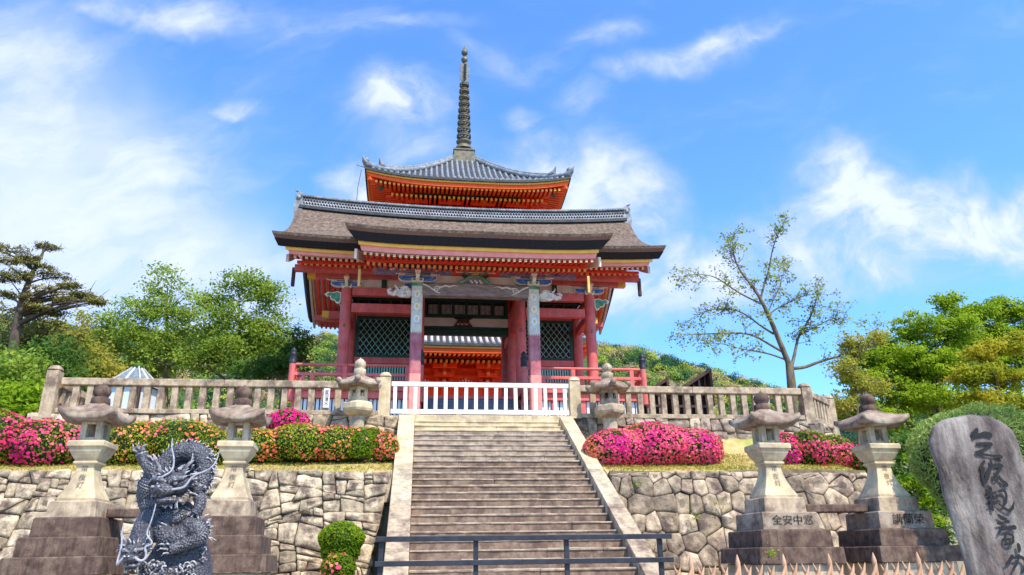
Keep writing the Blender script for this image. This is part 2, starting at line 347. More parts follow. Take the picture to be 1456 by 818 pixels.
gx = axis_lines([(-900, -300, 8), (-300, -20, 36), (-20, -9.2, 10), (-9.2, -.48, 12), (-.48, -.46, 1), (-.46, 4.12, 6), (4.12, 4.14, 1), (4.14, 10, 8), (10, 12, 5), (12, 30, 10), (30, 300, 36), (300, 900, 9)])
gy = axis_lines([(-600, -40, 6), (-40, 0, 6), (0, 9, 8), (9, 15.2, 6), (15.2, 16.0, 3), (16.0, 16.4, 10), (16.4, 19.5, 7), (19.5, 20.2, 7), (20.2, 26, 6), (26, 62, 12), (62, 136, 10), (136, 340, 36), (340, 560, 8), (560, 1100, 5)])
mb = MB(); W = len(gx)
mb.add([(x, y, ground_z(x, y)) for y in gy for x in gx], [(j*W+i, j*W+i+1, (j+1)*W+i+1, (j+1)*W+i) for j in range(len(gy)-1) for i in range(W-1)], 0, True)
tag(mb.build('ground', GROUND), kind='structure')
mb = MB(); mb.grid(lambda a, b: (lerp(-14, 14, a), lerp(.2, 15.0, b), forecourt(lerp(.2, 15.0, b))+.012), 10, 16)
tag(mb.build('pavement', PAVE), kind='structure')
# dry turf of the middle terrace on both sides of the stair
mb = MB()
for a, b in ((-14, -.5), (4.16, 10.3)):
    def tf(u, v, a=a, b=b):
        x = lerp(a, b, u); y = lerp(16.1, 19.75, v)
        return (x, y, ground_z(x, y)+.03+.05*mnoise.noise(Vector((x*1.3, y*1.3, 0))))
    mb.grid(tf, 40, 14)
tag(mb.build('turf', STRAWSOIL), kind='structure')

# ------------------------------------------------------------------ stair
NST = 25; RISE = .165; RUN = RISE/.5636
st = thing('stone_staircase', 'broad flight of weathered stone steps climbing between pale flat kerbs to the white gate', 'staircase', ((SX0+SX1)/2, 12.5, -.75))
ytop = 19.6; ztop = 3.57
for i in range(NST):
    z1 = ztop-i*RISE; y0 = ytop-i*RUN
    if z1 < -.75: break
    mb = MB(); xs = [-.06]+[v for v in sorted(rnd.uniform(.4, 3.4) for _ in range(4))]+[3.78]
    xs = [xs[0]]+[v for k, v in enumerate(xs[1:-1]) if v-xs[k] > .25]+[xs[-1]]
    for a, b in zip(xs[:-1], xs[1:]):
        dz = rnd.uniform(-.010, .008); dy = rnd.uniform(-.012, .012); n = max(2, int((b-a)/.16)); ra, rbk = [], []
        for q in range(n+1):      # slightly worn, uneven front edge
            x = lerp(a+.0015, b-.0015, q/n); jy, jz = rnd.gauss(0, .005)+dy, rnd.gauss(0, .004)+dz
            if rnd.random() < .07: jy += .02; jz -= .012
            ra.append([(x, y0+.004+dy, z1-RISE-.03), (x, y0+.006+jy*.5, z1-.034), (x, y0+RUN+.12, z1-.034), (x, y0+RUN+.12, z1-RISE-.03)])
            rbk.append([(x, y0-.012+jy, z1-.033), (x, y0-.016+jy, z1-.012+jz), (x, y0-.006+jy, z1+jz), (x, y0+.07+jy, z1+dz+.002), (x, y0+RUN+.12, z1+dz), (x, y0+RUN+.12, z1-.033)])
        mb.loft(ra, 0, False); mb.loft(rbk, 1, False)
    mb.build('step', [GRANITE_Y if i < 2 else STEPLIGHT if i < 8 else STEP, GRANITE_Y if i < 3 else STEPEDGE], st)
for xa, xb in ((SX0, -.065), (3.785, SX1)):
    for k in range(5):
        mb = MB(); ya = lerp(11.95, 19.62, k/5)+.009; yb = lerp(11.95, 19.62, (k+1)/5)-.009
        za, zb = stair_z(ya)+.13, stair_z(yb)+.13
        mb.prismx([(ya, za-.55), (yb, zb-.55), (yb, zb), (ya, za)], xa, xb); mb.build('ramp_kerb', GRANITE_Y if k > 2 else GRANITE if k > 1 else GRANITE_M, st, bevel=.012)
# landing at the head of the stair
mb = MB(); mb.box(SX0+.003, SX1-.003, 19.62, 20.6, 3.3, 3.73); mb.build('landing', GRANITE_Y, st, bevel=.015)

# ------------------------------------------------------------------ rubble walls
def clip(poly, n, c):
    out = []
    for i in range(len(poly)):
        p, q = poly[i], poly[(i+1) % len(poly)]; dp = n[0]*p[0]+n[1]*p[1]-c; dq = n[0]*q[0]+n[1]*q[1]-c
        if dp <= 0: out.append(p)
        if (dp < 0 < dq) or (dq < 0 < dp):
            t = dp/(dp-dq); out.append((p[0]+t*(q[0]-p[0]), p[1]+t*(q[1]-p[1])))
    return out
def area(p): return .5*sum(p[i][0]*p[(i+1) % len(p)][1]-p[(i+1) % len(p)][0]*p[i][1] for i in range(len(p)))
def stone_face(mb, outline, mapf, cw, ch, seed, gap=.0055, bulge=.07, mi=0, cut=False):
    r = random.Random(seed); xs = [p[0] for p in outline]; ys = [p[1] for p in outline]
    sites = []; j = 0; y = min(ys)-ch*.3
    while y < max(ys)+ch:
        hh = ch*r.uniform(.75, 1.3); x = min(xs)-cw*r.uniform(.2, 1.2)
        while x < max(xs)+cw:
            w = cw*r.choice([.3, .45, .7, .9, 1.1, 1.6]); sites.append((x+w/2, y+hh*r.uniform(.3, .7))); x += w
        y += hh
    cells = []
    if cut:          # coursed blocks: repeated slanted cuts
        todo = [outline if area(outline) > 0 else outline[::-1]]
        while todo:
            p = todo.pop(); A = area(p); w = max(q[0] for q in p)-min(q[0] for q in p); h = max(q[1] for q in p)-min(q[1] for q in p)
            if A < cw*ch*r.choice([.12, .22, .6, 1., 1.3, 2.1]) and max(w, h*1.2) < 2.2*cw:
                if A > .008: cells.append(p)
                continue
            cx = min(q[0] for q in p)+w*r.uniform(.3, .7); cy = min(q[1] for q in p)+h*r.uniform(.3, .7); a = r.gauss(0, .17)
            n = (math.cos(a), math.sin(a)) if w > h*r.uniform(1.0, 1.7) else (math.sin(a), math.cos(a)); c = n[0]*cx+n[1]*cy
            p1 = clip(p, n, c); p2 = clip(p, (-n[0], -n[1]), -c)
            for q in (p1, p2):
                if len(q) > 2 and area(q) > .004: todo.append(q)
    asp = cw/ch*.85; S = [(x/asp, y) for x, y in sites]; out2 = [(x/asp, y) for x, y in outline]
    if area(out2) < 0: out2 = out2[::-1]
    for i, (sx, sy) in enumerate([] if cut else S):
        p = [(sx-3, sy-3), (sx+3, sy-3), (sx+3, sy+3), (sx-3, sy+3)]
        for k, (tx, ty) in enumerate(S):
            if k == i or abs(tx-sx) > 3*ch or abs(ty-sy) > 3*ch: continue
            n = (tx-sx, ty-sy); p = clip(p, n, (tx*tx+ty*ty-sx*sx-sy*sy)/2)
            if len(p) < 3: break
        if len(p) < 3: continue
        for a in range(len(out2)):
            u, v = out2[a], out2[(a+1) % len(out2)]; n = (v[1]-u[1], -(v[0]-u[0])); p = clip(p, n, n[0]*u[0]+n[1]*u[1])
            if len(p) < 3: break
        if len(p) < 3: continue
        p = [(a*asp, b) for a, b in p]
        if area(p) < 0: p = p[::-1]
        if area(p) < .006: continue
        cells.append(p)
    for p in cells:
        q = p
        for a in range(len(p)):
            u, v = p[a], p[(a+1) % len(p)]; n = (v[1]-u[1], -(v[0]-u[0])); L = math.hypot(*n)
            if L < 1e-6: continue
            n = (n[0]/L, n[1]/L); q = clip(q, n, n[0]*u[0]+n[1]*u[1]-gap)
            if len(q) < 3: break
        if len(q) < 3 or area(q) < .004: continue
        pts = []
        for a in range(len(q)):       # rounded, slightly wobbly outline
            u, v = q[a], q[(a+1) % len(q)]; L = math.hypot(v[0]-u[0], v[1]-u[1]); n = max(1, int(L/.14))
            for t in range(n):
                f = (t+.09)/n if n == 1 else (t+.12)/n
                pts.append((u[0]+(v[0]-u[0])*f+r.uniform(-.010, .010), u[1]+(v[1]-u[1])*f+r.uniform(-.010, .010)))
            if n == 1: pts.append((u[0]+(v[0]-u[0])*.91, u[1]+(v[1]-u[1])*.91))
        if len(pts) < 3: continue
        cx = sum(a for a, b in pts)/len(pts); cy = sum(b for a, b in pts)/len(pts)
        b0 = bulge*r.uniform(.35, 1.2); tx, ty = r.uniform(-.16, .16), r.uniform(-.16, .16); off = r.uniform(-.02, .025)
        def ring(s, d, jit=0):
            return [mapf(cx+(a-cx)*s, cy+(b-cy)*s, off+d+(a-cx)*tx+(b-cy)*ty+(r.uniform(-jit, jit) if jit else 0)) for a, b in pts]
        rings = [ring(1.0, -.13), ring(1.0, -.01), ring(.955, b0*.62, .010), ring(.74, b0*.9, .016), ring(.36, b0, .018)]
        mb.loft(rings[:2], mi, False, True, False); mb.loft(rings[1:], mi, True, True, False); mb.add(rings[-1], [tuple(range(len(pts)))], mi, True)
def wall(name, label, faces, mat_, backs, cat='wall'):
    o = thing(name, label, cat, faces[0][1](faces[0][0][0][0], faces[0][0][0][1], 0))
    mb = MB()
    for k, (outl, mf, cw, ch, seed, bul) in enumerate(faces): stone_face(mb, outl, mf, cw, ch, seed, bulge=bul, cut=seed in (5, 25, 35, 8))
    mb.build('stones', mat_, o, recalc=False)
    mb = MB()
    for outl, mf in backs:
        n = len(outl); fr = [mf(u, h, -.055) for u, h in outl]; bk = [mf(u, h, -.35) for u, h in outl]
        mb.add(fr+bk, [tuple(range(n)), tuple(range(2*n-1, n-1, -1))]+[(i, i+n, (i+1) % n+n, (i+1) % n) for i in range(n)])
    mb.build('core', GAP, o); return o
TW = 1.90; BW = -.78
low_map = lambda u, h, d: (u, 16.05-(TW-h)*.26-d*.97, h+d*.25)
def end_map(xs):  # return face beside the stair / at the right end; u runs back from the front edge
    s = 1 if xs > 0 else 1
    return lambda u, h, d: (xs-(TW-h)*-.16*s if False else xs+(TW-h)*.20+d, 16.05-(TW-h)*.26+u, h)
oL = [(-13, BW), (-.98, BW), (-.50, TW-.05), (-4, TW+.02), (-9, TW-.02), (-13, TW)]
retL = lambda u, h, d: (-.50-(TW-h)*.179+d, 16.05-(TW-h)*.26+u, h)
wall('stone_wall', 'tall pale wall of large fitted stones left of the stairs behind the two lanterns and the dragon', [(oL, low_map, .46, .34, 5, .05), ([(0.02, BW), (1.5, BW), (1.5, TW-.1), (.02, TW-.1)], retL, .5, .4, 8, .04)], WALLST, [(oL, low_map), ([(0.1, BW), (1.5, BW), (1.5, TW-.15), (.1, TW-.15)], retL)])
oR = [(4.16, BW), (11.0, BW), (10.05, TW), (8, TW+.03), (6, TW-.03), (4.16, TW)]
retR = lambda u, h, d: (10.05+(TW-h)*.35+d, 16.05-(TW-h)*.26+u, h-u*.13)
wall('stone_wall', 'tall wall of rounded grey stones right of the stairs behind the lanterns with carved pedestals', [(oR, low_map, .40, .34, 15, .045), ([(0.02, BW), (3.4, BW), (3.4, TW-.05), (.02, TW-.05)], retR, .5, .36, 18, .05)], WALLST_R, [(oR, low_map), ([(0.1, BW), (3.4, BW), (3.4, TW-.1), (.1, TW-.1)], retR)])
up_map = lambda u, h, d: (u, 19.86-(3.76-h)*.16-d*.98, h+d*.15)
uL = [(-9.6, 2.3), (-.48, 2.3), (-.48, 3.74), (-9.6, 3.74)]
wall('stone_wall', 'low rough stone wall under the long balustrade left of the stairs', [(uL, up_map, .6, .38, 25, .06)], WALLST, [(uL, up_map)])
uR = [(4.15, 2.3), (12.2, 2.3), (11.35, 3.74), (4.15, 3.74)]
wall('stone_wall', 'low dark rough stone wall under the balustrade behind the pink azalea mound', [(uR, up_map, .56, .38, 35, .05)], WALLST_D, [(uR, up_map)])

# ------------------------------------------------------------------ stone balustrades
FY = 19.95
def fence_post(mb, x, y, z0, z1, w=.15, cap=True):
    mb.square(x, y, [(w*1.06, z0), (w, z0+.05), (w*.96, z1-.16)])
    mb.square(x, y, [(w*.75, z1-.16), (w*.75, z1-.13)])
    rings = []
    for k in range(7):
        a = k/6*math.pi/2; rr = w*(1.02*math.cos(a)+.05); zz = z1-.13+.13*math.sin(a)
        n = 20; rings.append([(x+rr*math.copysign(abs(math.cos(q))**.6, math.cos(q)), y+rr*math.copysign(abs(math.sin(q))**.6, math.sin(q)), zz) for q in [2*math.pi*i/n for i in range(n)]])
    mb.loft(rings, 0, True)
def balustrade(label, p0, p1, zb, n, posts, group=None, m=GRANITE_M, ret=None):
    o = thing('stone_balustrade', label, 'balustrade', (p0[0], p0[1], zb), group)
    def run(p0, p1, zb, n, endgap=.2):
        d = np.array(p1, float)-np.array(p0, float); L = np.linalg.norm(d); d /= L; nrm = np.array([-d[1], d[0]])
        def ob(s0, s1, w, z0, z1, mbx):
            c = np.array(p0)+d*(s0+s1)/2; mbx.obox((c[0], c[1], (z0+z1)/2), (d[0]*(s1-s0)/2, d[1]*(s1-s0)/2, 0), (nrm[0]*w, nrm[1]*w, 0), (0, 0, (z1-z0)/2))
        k = max(1, int(L/3.2))
        for i in range(k):
            mb = MB(); ob(L*i/k+.003, L*(i+1)/k-.003, .115, zb+.70, zb+.885, mb); mb.build('rail', m, o, bevel=.02)
        mb = MB(); ob(0, L, .14, zb-.02, zb+.10, mb); mb.build('base_course', m, o, bevel=.015)
        for i in range(n):
            s = endgap+(L-2*endgap)*(i+.5)/n; mb = MB(); w = .078*rnd.uniform(.93, 1.07); ob(s-w, s+w, .075, zb+.10, zb+.70, mb); mb.build('baluster', m, o, bevel=.012)
    run(p0, p1, zb, n)
    if ret: run(*ret)
    for (x, y, z0, z1) in posts:
        mb = MB(); fence_post(mb, x, y, z0, z1); mb.build('end_post', GRANITE_M if abs(x-1.8) > 4 else GRANITE_Y, o)
    return o
balustrade('long weathered granite balustrade left of the white gate with a notice tied to it', (-8.98, FY), (-1.03, FY), 3.76, 22, [(-9.2, FY, 3.6, 4.98), (-.87, FY, 3.7, 4.93)], ret=((-9.2, FY+.2), (-9.2, FY+4.6), 3.76, 11, .15))
balustrade('shorter granite balustrade right of the white gate in front of the dark timber roofs', (4.42, FY), (10.86, FY), 3.74, 18, [(4.28, FY, 3.7, 4.88), (11.02, FY, 3.6, 4.80), (12.55, FY+1.5, 3.5, 4.80)], ret=((11.13, FY+.12), (12.44, FY+1.40), 3.72, 6, .1))
# notice on the balustrade
nt = thing('notice', 'narrow white paper notice with black writing fixed to a baluster of the long balustrade', 'notice', (-2.38, FY-.2, 4.0))
mb = MB(); mb.box(-2.45, -2.29, FY-.135, FY-.125, 3.93, 4.44); mb.build('sheet', WHITE, nt)
vs, fs = text_shape('音\n羽\n清\n水', .115, spacing=.9); mb = MB(); mb.add([(-2.37+a, FY-.139, 4.185+b) for a, b in vs], fs); mb.build('writing', INK, nt, recalc=False)

# white gate
g = thing('picket_gate', 'white painted low picket gate closing the top of the stairs', 'gate', (1.75, 19.9, 3.73))
mb = MB(); mb.box(-.70, 4.12, 19.86, 19.94, 4.54, 4.66); mb.build('top_rail', WHITE, g, bevel=.008)
mb = MB(); mb.box(-.70, 4.12, 19.865, 19.935, 3.80, 3.92); mb.build('bottom_rail', WHITE, g, bevel=.008)
for i in range(18):
    x = -.60+i*(4.60/17); mb = MB(); mb.bar((x+rnd.gauss(0, .005), 19.90, 3.925), (x+rnd.gauss(0, .005), 19.90+rnd.gauss(0, .003), 4.535), .05, .10*rnd.uniform(.94, 1.05), 0, (1, 0, 0)); mb.build('picket', WHITE, g, bevel=.005)
for x in (-.1, 1.1, 2.9, 3.7):
    mb = MB(); mb.box(x-.08, x+.08, 19.84, 19.96, 3.73, 3.80); mb.build('foot', GRANITE_M, g, bevel=.01)

# black handrail across the foot of the stair
h = thing('handrail', 'black two bar metal railing crossing in front of the foot of the stone stairs', 'railing', (1.5, 10.5, -.75))
for z in (.345, .04):
    mb = MB(); mb.box(-.49, 3.53, 10.475, 10.525, z-.034, z+.034); mb.build('bar', BLACKMETAL, h, bevel=.006)
for px in (541, 677, 807, 941):
    x = at(px, 790, 10.5)[0]; mb = MB(); mb.box(x-.032, x+.032, 10.53, 10.59, -.78, .37); mb.build('post', BLACKMETAL, h, bevel=.005)

# pointed stake fence
s = thing('stake_fence', 'low fence of crossed pointed pale wooden stakes before the right hand lantern pedestals', 'fence', (6.0, 11.0, -.75))
i = 0; x = 3.7
while x < 8.15:
    lean = (.19, -.19)[i % 2]; top = -.05+rnd.uniform(-.02, .025); big = (i % 8 == 3)
    if big: lean = .0; top = .10
    mb = MB(); w = .027 if not big else .036; a = np.array([x-lean*2.0, 10.98+.05*(i % 2), -.80]); b = np.array([x+lean*.25, 10.98+.05*(i % 2), top-.11]); c = np.array([x+lean*.45, 10.98+.05*(i % 2), top])
    mb.tube([a, b, b+(c-b)*.5, c], [w, w, w*.6, .004], 7); mb.build('stake', BAMBOO, s); x += .088; i += 1
mb = MB(); mb.tube([(3.6, 10.94, -.35), (8.2, 10.94, -.35)], .028, 7); mb.build('tie_bar', BAMBOO, s)
# ------------------------------------------------------------------ temple gate
G = thing('temple_gate', 'red pillared temple gate with bark roof standing at the head of the stone stairs', 'gate building', (X0, 25.5, 4.0))
PR = [(23.2, 10.32), (24.0, 10.62), (24.8, 10.97), (25.4, 11.27), (26.0, 11.62), (26.4, 11.95), (26.8, 12.38), (27.2, 12.82), (27.5, 13.12), (27.78, 13.30)]
_yy = np.linspace(23.2, 27.78, 200); _zz = np.interp(_yy, [p[0] for p in PR], [p[1] for p in PR]); _k = np.ones(15)/15
_zs = np.convolve(np.pad(_zz, 7, mode='edge'), _k, 'valid'); _zs[:8] = _zz[:8]; _zs[-8:] = _zz[-8:]
def prof(y): return float(np.interp(y if y <= 27.78 else 2*27.78-y, _yy, _zs))
RH = 6.72
def upt(u, H=RH, a=.14, y=0):
    t = max(0, min(1, ((y if y <= 27.78 else 2*27.78-y)-24.2)/3.0)) if H == RH else 0
    return lerp(a*abs(u/H)**4, .30*abs(u/H)**2.2, t)
def layer(name, mat_, o_top, o_bot, in_top, in_bot, uin_top, uin_bot, yb=27.78, rear=True, smooth=True, H=RH, prf=prof, yf=23.2, ua=.14):
    mb = MB(); NU, NV = 36, 30; ye = 2*27.78-yf if rear else yb
    def pt(uu, vv, off, iny, inu):
        y = lerp(yf+iny, ye-(iny if rear else 0), vv); u = lerp(-H+inu, H-inu, uu); return (X0+u, y, prf(y)+off+upt(u, H, ua, y))
    mb.grid(lambda a, b: pt(a, b, o_top, in_top, uin_top), NU, NV); mb.grid(lambda a, b: pt(a, b, o_bot, in_bot, uin_bot), NU, NV, flip=True)
    for a0 in (0, 1): mb.grid(lambda a, b, a0=a0: pt(a0, a, o_top if b < .5 else o_bot, in_top if b < .5 else in_bot, uin_top if b < .5 else uin_bot), NV, 1, 0, False)
    for b0 in (0, 1): mb.grid(lambda a, b, b0=b0: pt(a, b0, o_top if b < .5 else o_bot, in_top if b < .5 else in_bot, uin_top if b < .5 else uin_bot), NU, 1, 0, False)
    return mb.build(name, mat_, G, recalc=False)
layer('bark_roof', BARK, 0, -.10, 0, .03, 0, .03)
layer('bark_edge', BARKEDGE, -.10, -.235, .03, .10, .03, .10)
layer('bark_underlayer', BARKBLACK, -.235, -.50, .10, .36, .08, .18)
layer('ochre_fascia', YELLOW, -.50, -.62, .40, .42, .40, .42)
layer('pink_fascia', PINK, -.62, -.75, .46, .50, .50, .54)
layer('soffit', PINKWHITE, -.75, -.79, .62, .62, .66, .66)
# bargeboards along both gable verges
for s in (-1, 1):
    mb = MB(); u = X0+s*(RH-.48)
    rs = []
    for k in range(41):
        y = lerp(24.0, 2*27.78-24.0, k/40); z = prof(y)+upt(RH, y=y)
        rs.append([(u, y, z-.80), (u+s*.09, y, z-.80), (u+s*.09, y, z-1.08), (u, y, z-1.08)])
    mb.loft(rs, 0, False); mb.build('bargeboard', PINKWHITE if s < 0 else PINKWHITE, G)
# rafters: short flying rafters with white ends, long rafters with gilt ends
def rafters(name, y0, y1, off0, off1, w, hgt, u_max, step, m_side, m_end, prf=prof, H=RH, rear=True, ua=.14, skip=None):
    n = int(u_max*2/step)
    for sgn in ((0, 1) if rear else (0,)):
        mb = MB()
        for i in range(n+1):
            u = -u_max+2*u_max*i/n
            if skip and skip(u): continue
            ys = list(np.linspace(y0, y1, 5)); zs = [prf(y)+lerp(off0, off1, k/4)+upt(u, H, ua) for k, y in enumerate(ys)]
            if sgn: ys = [2*27.78-y for y in ys]
            rs = [[(X0+u-w/2, y, z), (X0+u+w/2, y, z), (X0+u+w/2, y, z-hgt), (X0+u-w/2, y, z-hgt)] for y, z in zip(ys, zs)]
            mb.loft(rs, 0, False, True, False); mb.add(rs[0], [(0, 1, 2, 3)], 1); mb.add(rs[-1], [(3, 2, 1, 0)], 0)
        mb.build(name, [m_side, m_end], G)
rafters('flying_rafters', 23.80, 24.95, -.79, -.86, .085, .10, RH-.72, .185, REDDEEP, TAN)
mbk = MB(); mbk.box(X0-RH+.7, X0+RH-.7, 24.36, 24.46, prof(24.4)-.99, prof(24.4)-.90); mbk.build('eave_strip', REDDEEP, G)
rafters('rafters', 24.42, 27.7, -1.0, -1.30, .095, .12, RH-.78, .20, REDDEEP, GOLD)
mb = MB()   # pale boarding above the long rafters
mb.grid(lambda a, b: (lerp(X0-RH+.75, X0+RH-.75, a), lerp(24.5, 2*27.78-24.5, b), prof(lerp(24.5, 2*27.78-24.5, b))-1.0-.0*b), 2, 40); mb.build('rafter_boarding', PINKWHITE, G, recalc=False)
# ridge
ub = MB()
def rz_(u): return 13.16+.30*abs(u/RH)**2.2
for a, b, w, m_ in ((-.06, .06, .42, 0), (.06, .46, .27, 0), (.46, .54, .36, 1), (.54, .62, .20, 1)):
    rs = []
    for k in range(31):
        u = lerp(-RH+.06, RH-.06, k/30); z = rz_(u); rs.append([(X0+u, 27.78-w, z+a), (X0+u, 27.78+w, z+a), (X0+u, 27.78+w, z+b), (X0+u, 27.78-w, z+b)])
    ub.loft(rs, m_, False)
for row in range(3):        # pierced wave-tile pattern on both faces
    for k in range(118):
        u = -RH+.15+(k+.5*(row % 2))*.113
        if u > RH-.12: continue
        z = rz_(u)+.075+row*.128
        for sy in (-1, 1):
            ub.tube([(X0+u-.055, 27.78+sy*.285, z), (X0+u-.03, 27.78+sy*.295, z+.055), (X0+u, 27.78+sy*.30, z+.075), (X0+u+.03, 27.78+sy*.295, z+.055), (X0+u+.055, 27.78+sy*.285, z)], .021, 4, 2, False, False)
for k in range(120):
    u = -RH+.12+k*.1125
    for sy in (-1, 1): ub.tube([(X0+u, 27.78+sy*.41, rz_(u)+.49), (X0+u, 27.78+sy*.30, rz_(u)+.49)], .042, 6, 1)
ub.build('ridge', [TILEPAN, TILE, TILELIGHT], G)
for s in (-1, 1):
    mb = MB(); x = X0+s*(RH-.02)
    mb.prism([(x-.16, 13.30), (x+.16, 13.30), (x+.20, 13.55), (x+.13, 13.75), (x+.16, 13.95), (x+.10, 14.08), (x-.10, 14.08), (x-.16, 13.95), (x-.13, 13.75), (x-.20, 13.55)], 27.44, 28.12)
    mb.box(x-.14, x+.14, 27.38, 27.44, 13.0, 13.34); mb.ball((x, 27.42, 13.86), (.10, .06, .10))
    mb.tube([(x, 27.78, 14.0), (x+s*.03, 27.7, 14.10), (x+s*.10, 27.6, 14.20), (x+s*.20, 27.55, 14.24)], [.10, .08, .05, .02], 7)
    mb.build('ridge_end_tile', TILE, G, bevel=.02)

# porch roof (kohai) carried forward over the stair head
KH = 4.10
def kprof(y): return max(9.50+(y-20.59)*.36, prof(y)+.02 if y > 23.2 else -99)
kw = dict(rear=False, H=KH, prf=kprof, yf=20.59, ua=.13)
layer('porch_bark_roof', BARK, .012, -.08, 0, .03, 0, .03, 24.45, **kw)
layer('porch_bark_edge', BARKEDGE, -.08, -.20, .03, .09, .03, .09, 24.4, **kw)
layer('porch_underlayer', BARKBLACK, -.20, -.50, .09, .30, .09, .34, 24.3, **kw)
layer('porch_ochre_fascia', YELLOW, -.50, -.62, .34, .36, .40, .42, 24.2, **kw)
layer('porch_pink_fascia', PINK, -.62, -.80, .40, .44, .46, .50, 24.1, **kw)
layer('porch_soffit', PINKWHITE, -.80, -.84, .6, .6, .58, .58, 24.1, **kw)
rafters('porch_flying_rafters', 21.05, 22.25, -.83, -.90, .08, .09, KH-.62, .172, REDDEEP, TAN, kprof, KH, False, .13)
rafters('porch_rafters', 21.90, 25.0, -1.05, -1.15, .085, .105, KH-.66, .172, REDDEEP, GOLD, lambda y: 9.50+(y-20.59)*.33, KH, False, .1)
mb = MB(); mb.box(X0-KH+.6, X0+KH-.6, 21.86, 21.96, 8.93, 9.0); mb.build('porch_eave_strip', REDDEEP, G)
for s in (-1, 1):
    mb = MB(); u = X0+s*(KH-.36); rs = []
    for k in range(15):
        y = lerp(21.25, 24.2, k/14); z = 9.5+(y-20.59)*.36; rs.append([(u, y, z-.66), (u+s*.08, y, z-.66), (u+s*.08, y, z-.98), (u, y, z-.98)])
    mb.loft(rs, 0, False); mb.build('porch_bargeboard', CREAM, G)
    mb = MB(); mb.box(u-s*.02, u+s*.07, 22.82, 22.95, 8.45, 9.05); mb.build('gilt_pendant', GOLD, G, bevel=.02)
    mb = MB(); mb.box(X0+s*(RH-.50)-.06, X0+s*(RH-.50)+.06, 25.0, 25.14, 9.2, 9.9); mb.build('verge_pendant', DARKWOOD, G, bevel=.03)

# pillars
PRW = [25.5, 27.78, 30.06]
def round_pillar(u, y, z0, z1, r=.195):
    mb = MB(); mb.lathe(X0+u, y, [(r*1.02, z0), (r, z0+.4), (r*.99, (z0+z1)/2), (r*.95, z1-.1), (r*.88, z1)], 20); p = mb.build('pillar', REDPAINT, G)
    if y < 26:
        mb = MB(); mb.box(X0+u-.03, X0+u+.03, y-r-.02, y-r+.03, 7.84, 7.96); mb.build('nail_cover', BRONZE, p, bevel=.01, org=ORG[G.name])
    return p
for y in PRW:
    for u in (-4.4, -1.82, 1.82, 4.4): round_pillar(u, y, 4.1, 9.33)
for s in (-1, 1):
    x = X0+s*1.9; mb = MB()
    ch = lambda h: [(x-h+.03, 23-h), (x+h-.03, 23-h), (x+h, 23-h+.03), (x+h, 23+h-.03), (x+h-.03, 23+h), (x-h+.03, 23+h), (x-h, 23+h-.03), (x-h, 23-h+.03)]
    for z0, z1, m_ in ((4.25, 5.62, 1), (5.62, 7.0, 0), (7.0, 8.52, 2), (8.52, 8.62, 3)):  # pink foot: sunlight reaching below the eave shadow, put into the colour
        h_ = .178 if m_ != 3 else .19; mb.loft([[(a, b, z) for a, b in ch(h_)] for z in (z0, z1)], m_, False)
    for k in range(3):      # painted medallions on the sheathed top
        zc = 7.4+k*.42; mb.add([(x+.10*math.cos(q), 23-.182, zc+.13*math.sin(q)) for q in [2*math.pi*i/12 for i in range(12)]], [tuple(range(12))], 4+k % 2)
        mb.add([(x+.05*math.cos(q), 23-.185, zc+.07*math.sin(q)) for q in [2*math.pi*i/10 for i in range(10)]], [tuple(range(10))], 6)
    for k in range(6): # painted points ending the sheathing
        a = x-.178+.356*k/6; mb.add([(a, 23-.181, 7.002), (a+.059, 23-.181, 7.002), (a+.03, 23-.181, 6.90)], [(0, 1, 2)], 2)
    mb.build('porch_pillar', [REDPURPLE, PINK, PAINTED, GREENP, BLUEWHITE, CREAM, GOLD], G, recalc=False)
    mb = MB(); mb.square(x, 23, [(.30, 3.95), (.30, 4.15), (.24, 4.26)]); mb.build('plinth', GRANITE, G, bevel=.02)

# brackets
def blockt(mb, x, y, z, w, h, m_edge, m_face):
    """small tapered bearing block with painted face"""
    mb.loft([[(x-a, y-a, zz), (x+a, y-a, zz), (x+a, y+a, zz), (x-a, y+a, zz)] for a, zz in ((w*.72, z), (w, z+h*.45), (w, z+h))], m_edge, False)
    mb.add([(x-w*.82, y-w-.004, z+h*.5), (x+w*.82, y-w-.004, z+h*.5), (x+w*.82, y-w-.004, z+h*.9), (x-w*.82, y-w-.004, z+h*.9)], [(0, 1, 2, 3)], m_face)
def arm(mb, x, y, z, L, h, t, m_edge, m_face, along='x'):
    """bracket arm: boat shaped, pale outline and coloured face"""
    def outline(L, h, z): return [(-L, z+h), (-L, z+h*.5), (-L+h*.55, z+h*.1), (-L+h*1.1, z), (L-h*1.1, z), (L-h*.55, z+h*.1), (L, z+h*.5), (L, z+h)]
    if along == 'x':
        mb.prism([(x+a, b) for a, b in outline(L, h, z)], y-t, y+t, m_edge)
        f = [(x+a, b) for a, b in outline(L-.022, h-.034, z+.017)]; n = len(f); mb.add([(a, y-t-.004, b) for a, b in f], [tuple(range(n))], m_face)
    else:
        mb.prismx([(y+a, b) for a, b in outline(L, h, z)], x-t, x+t, m_edge)
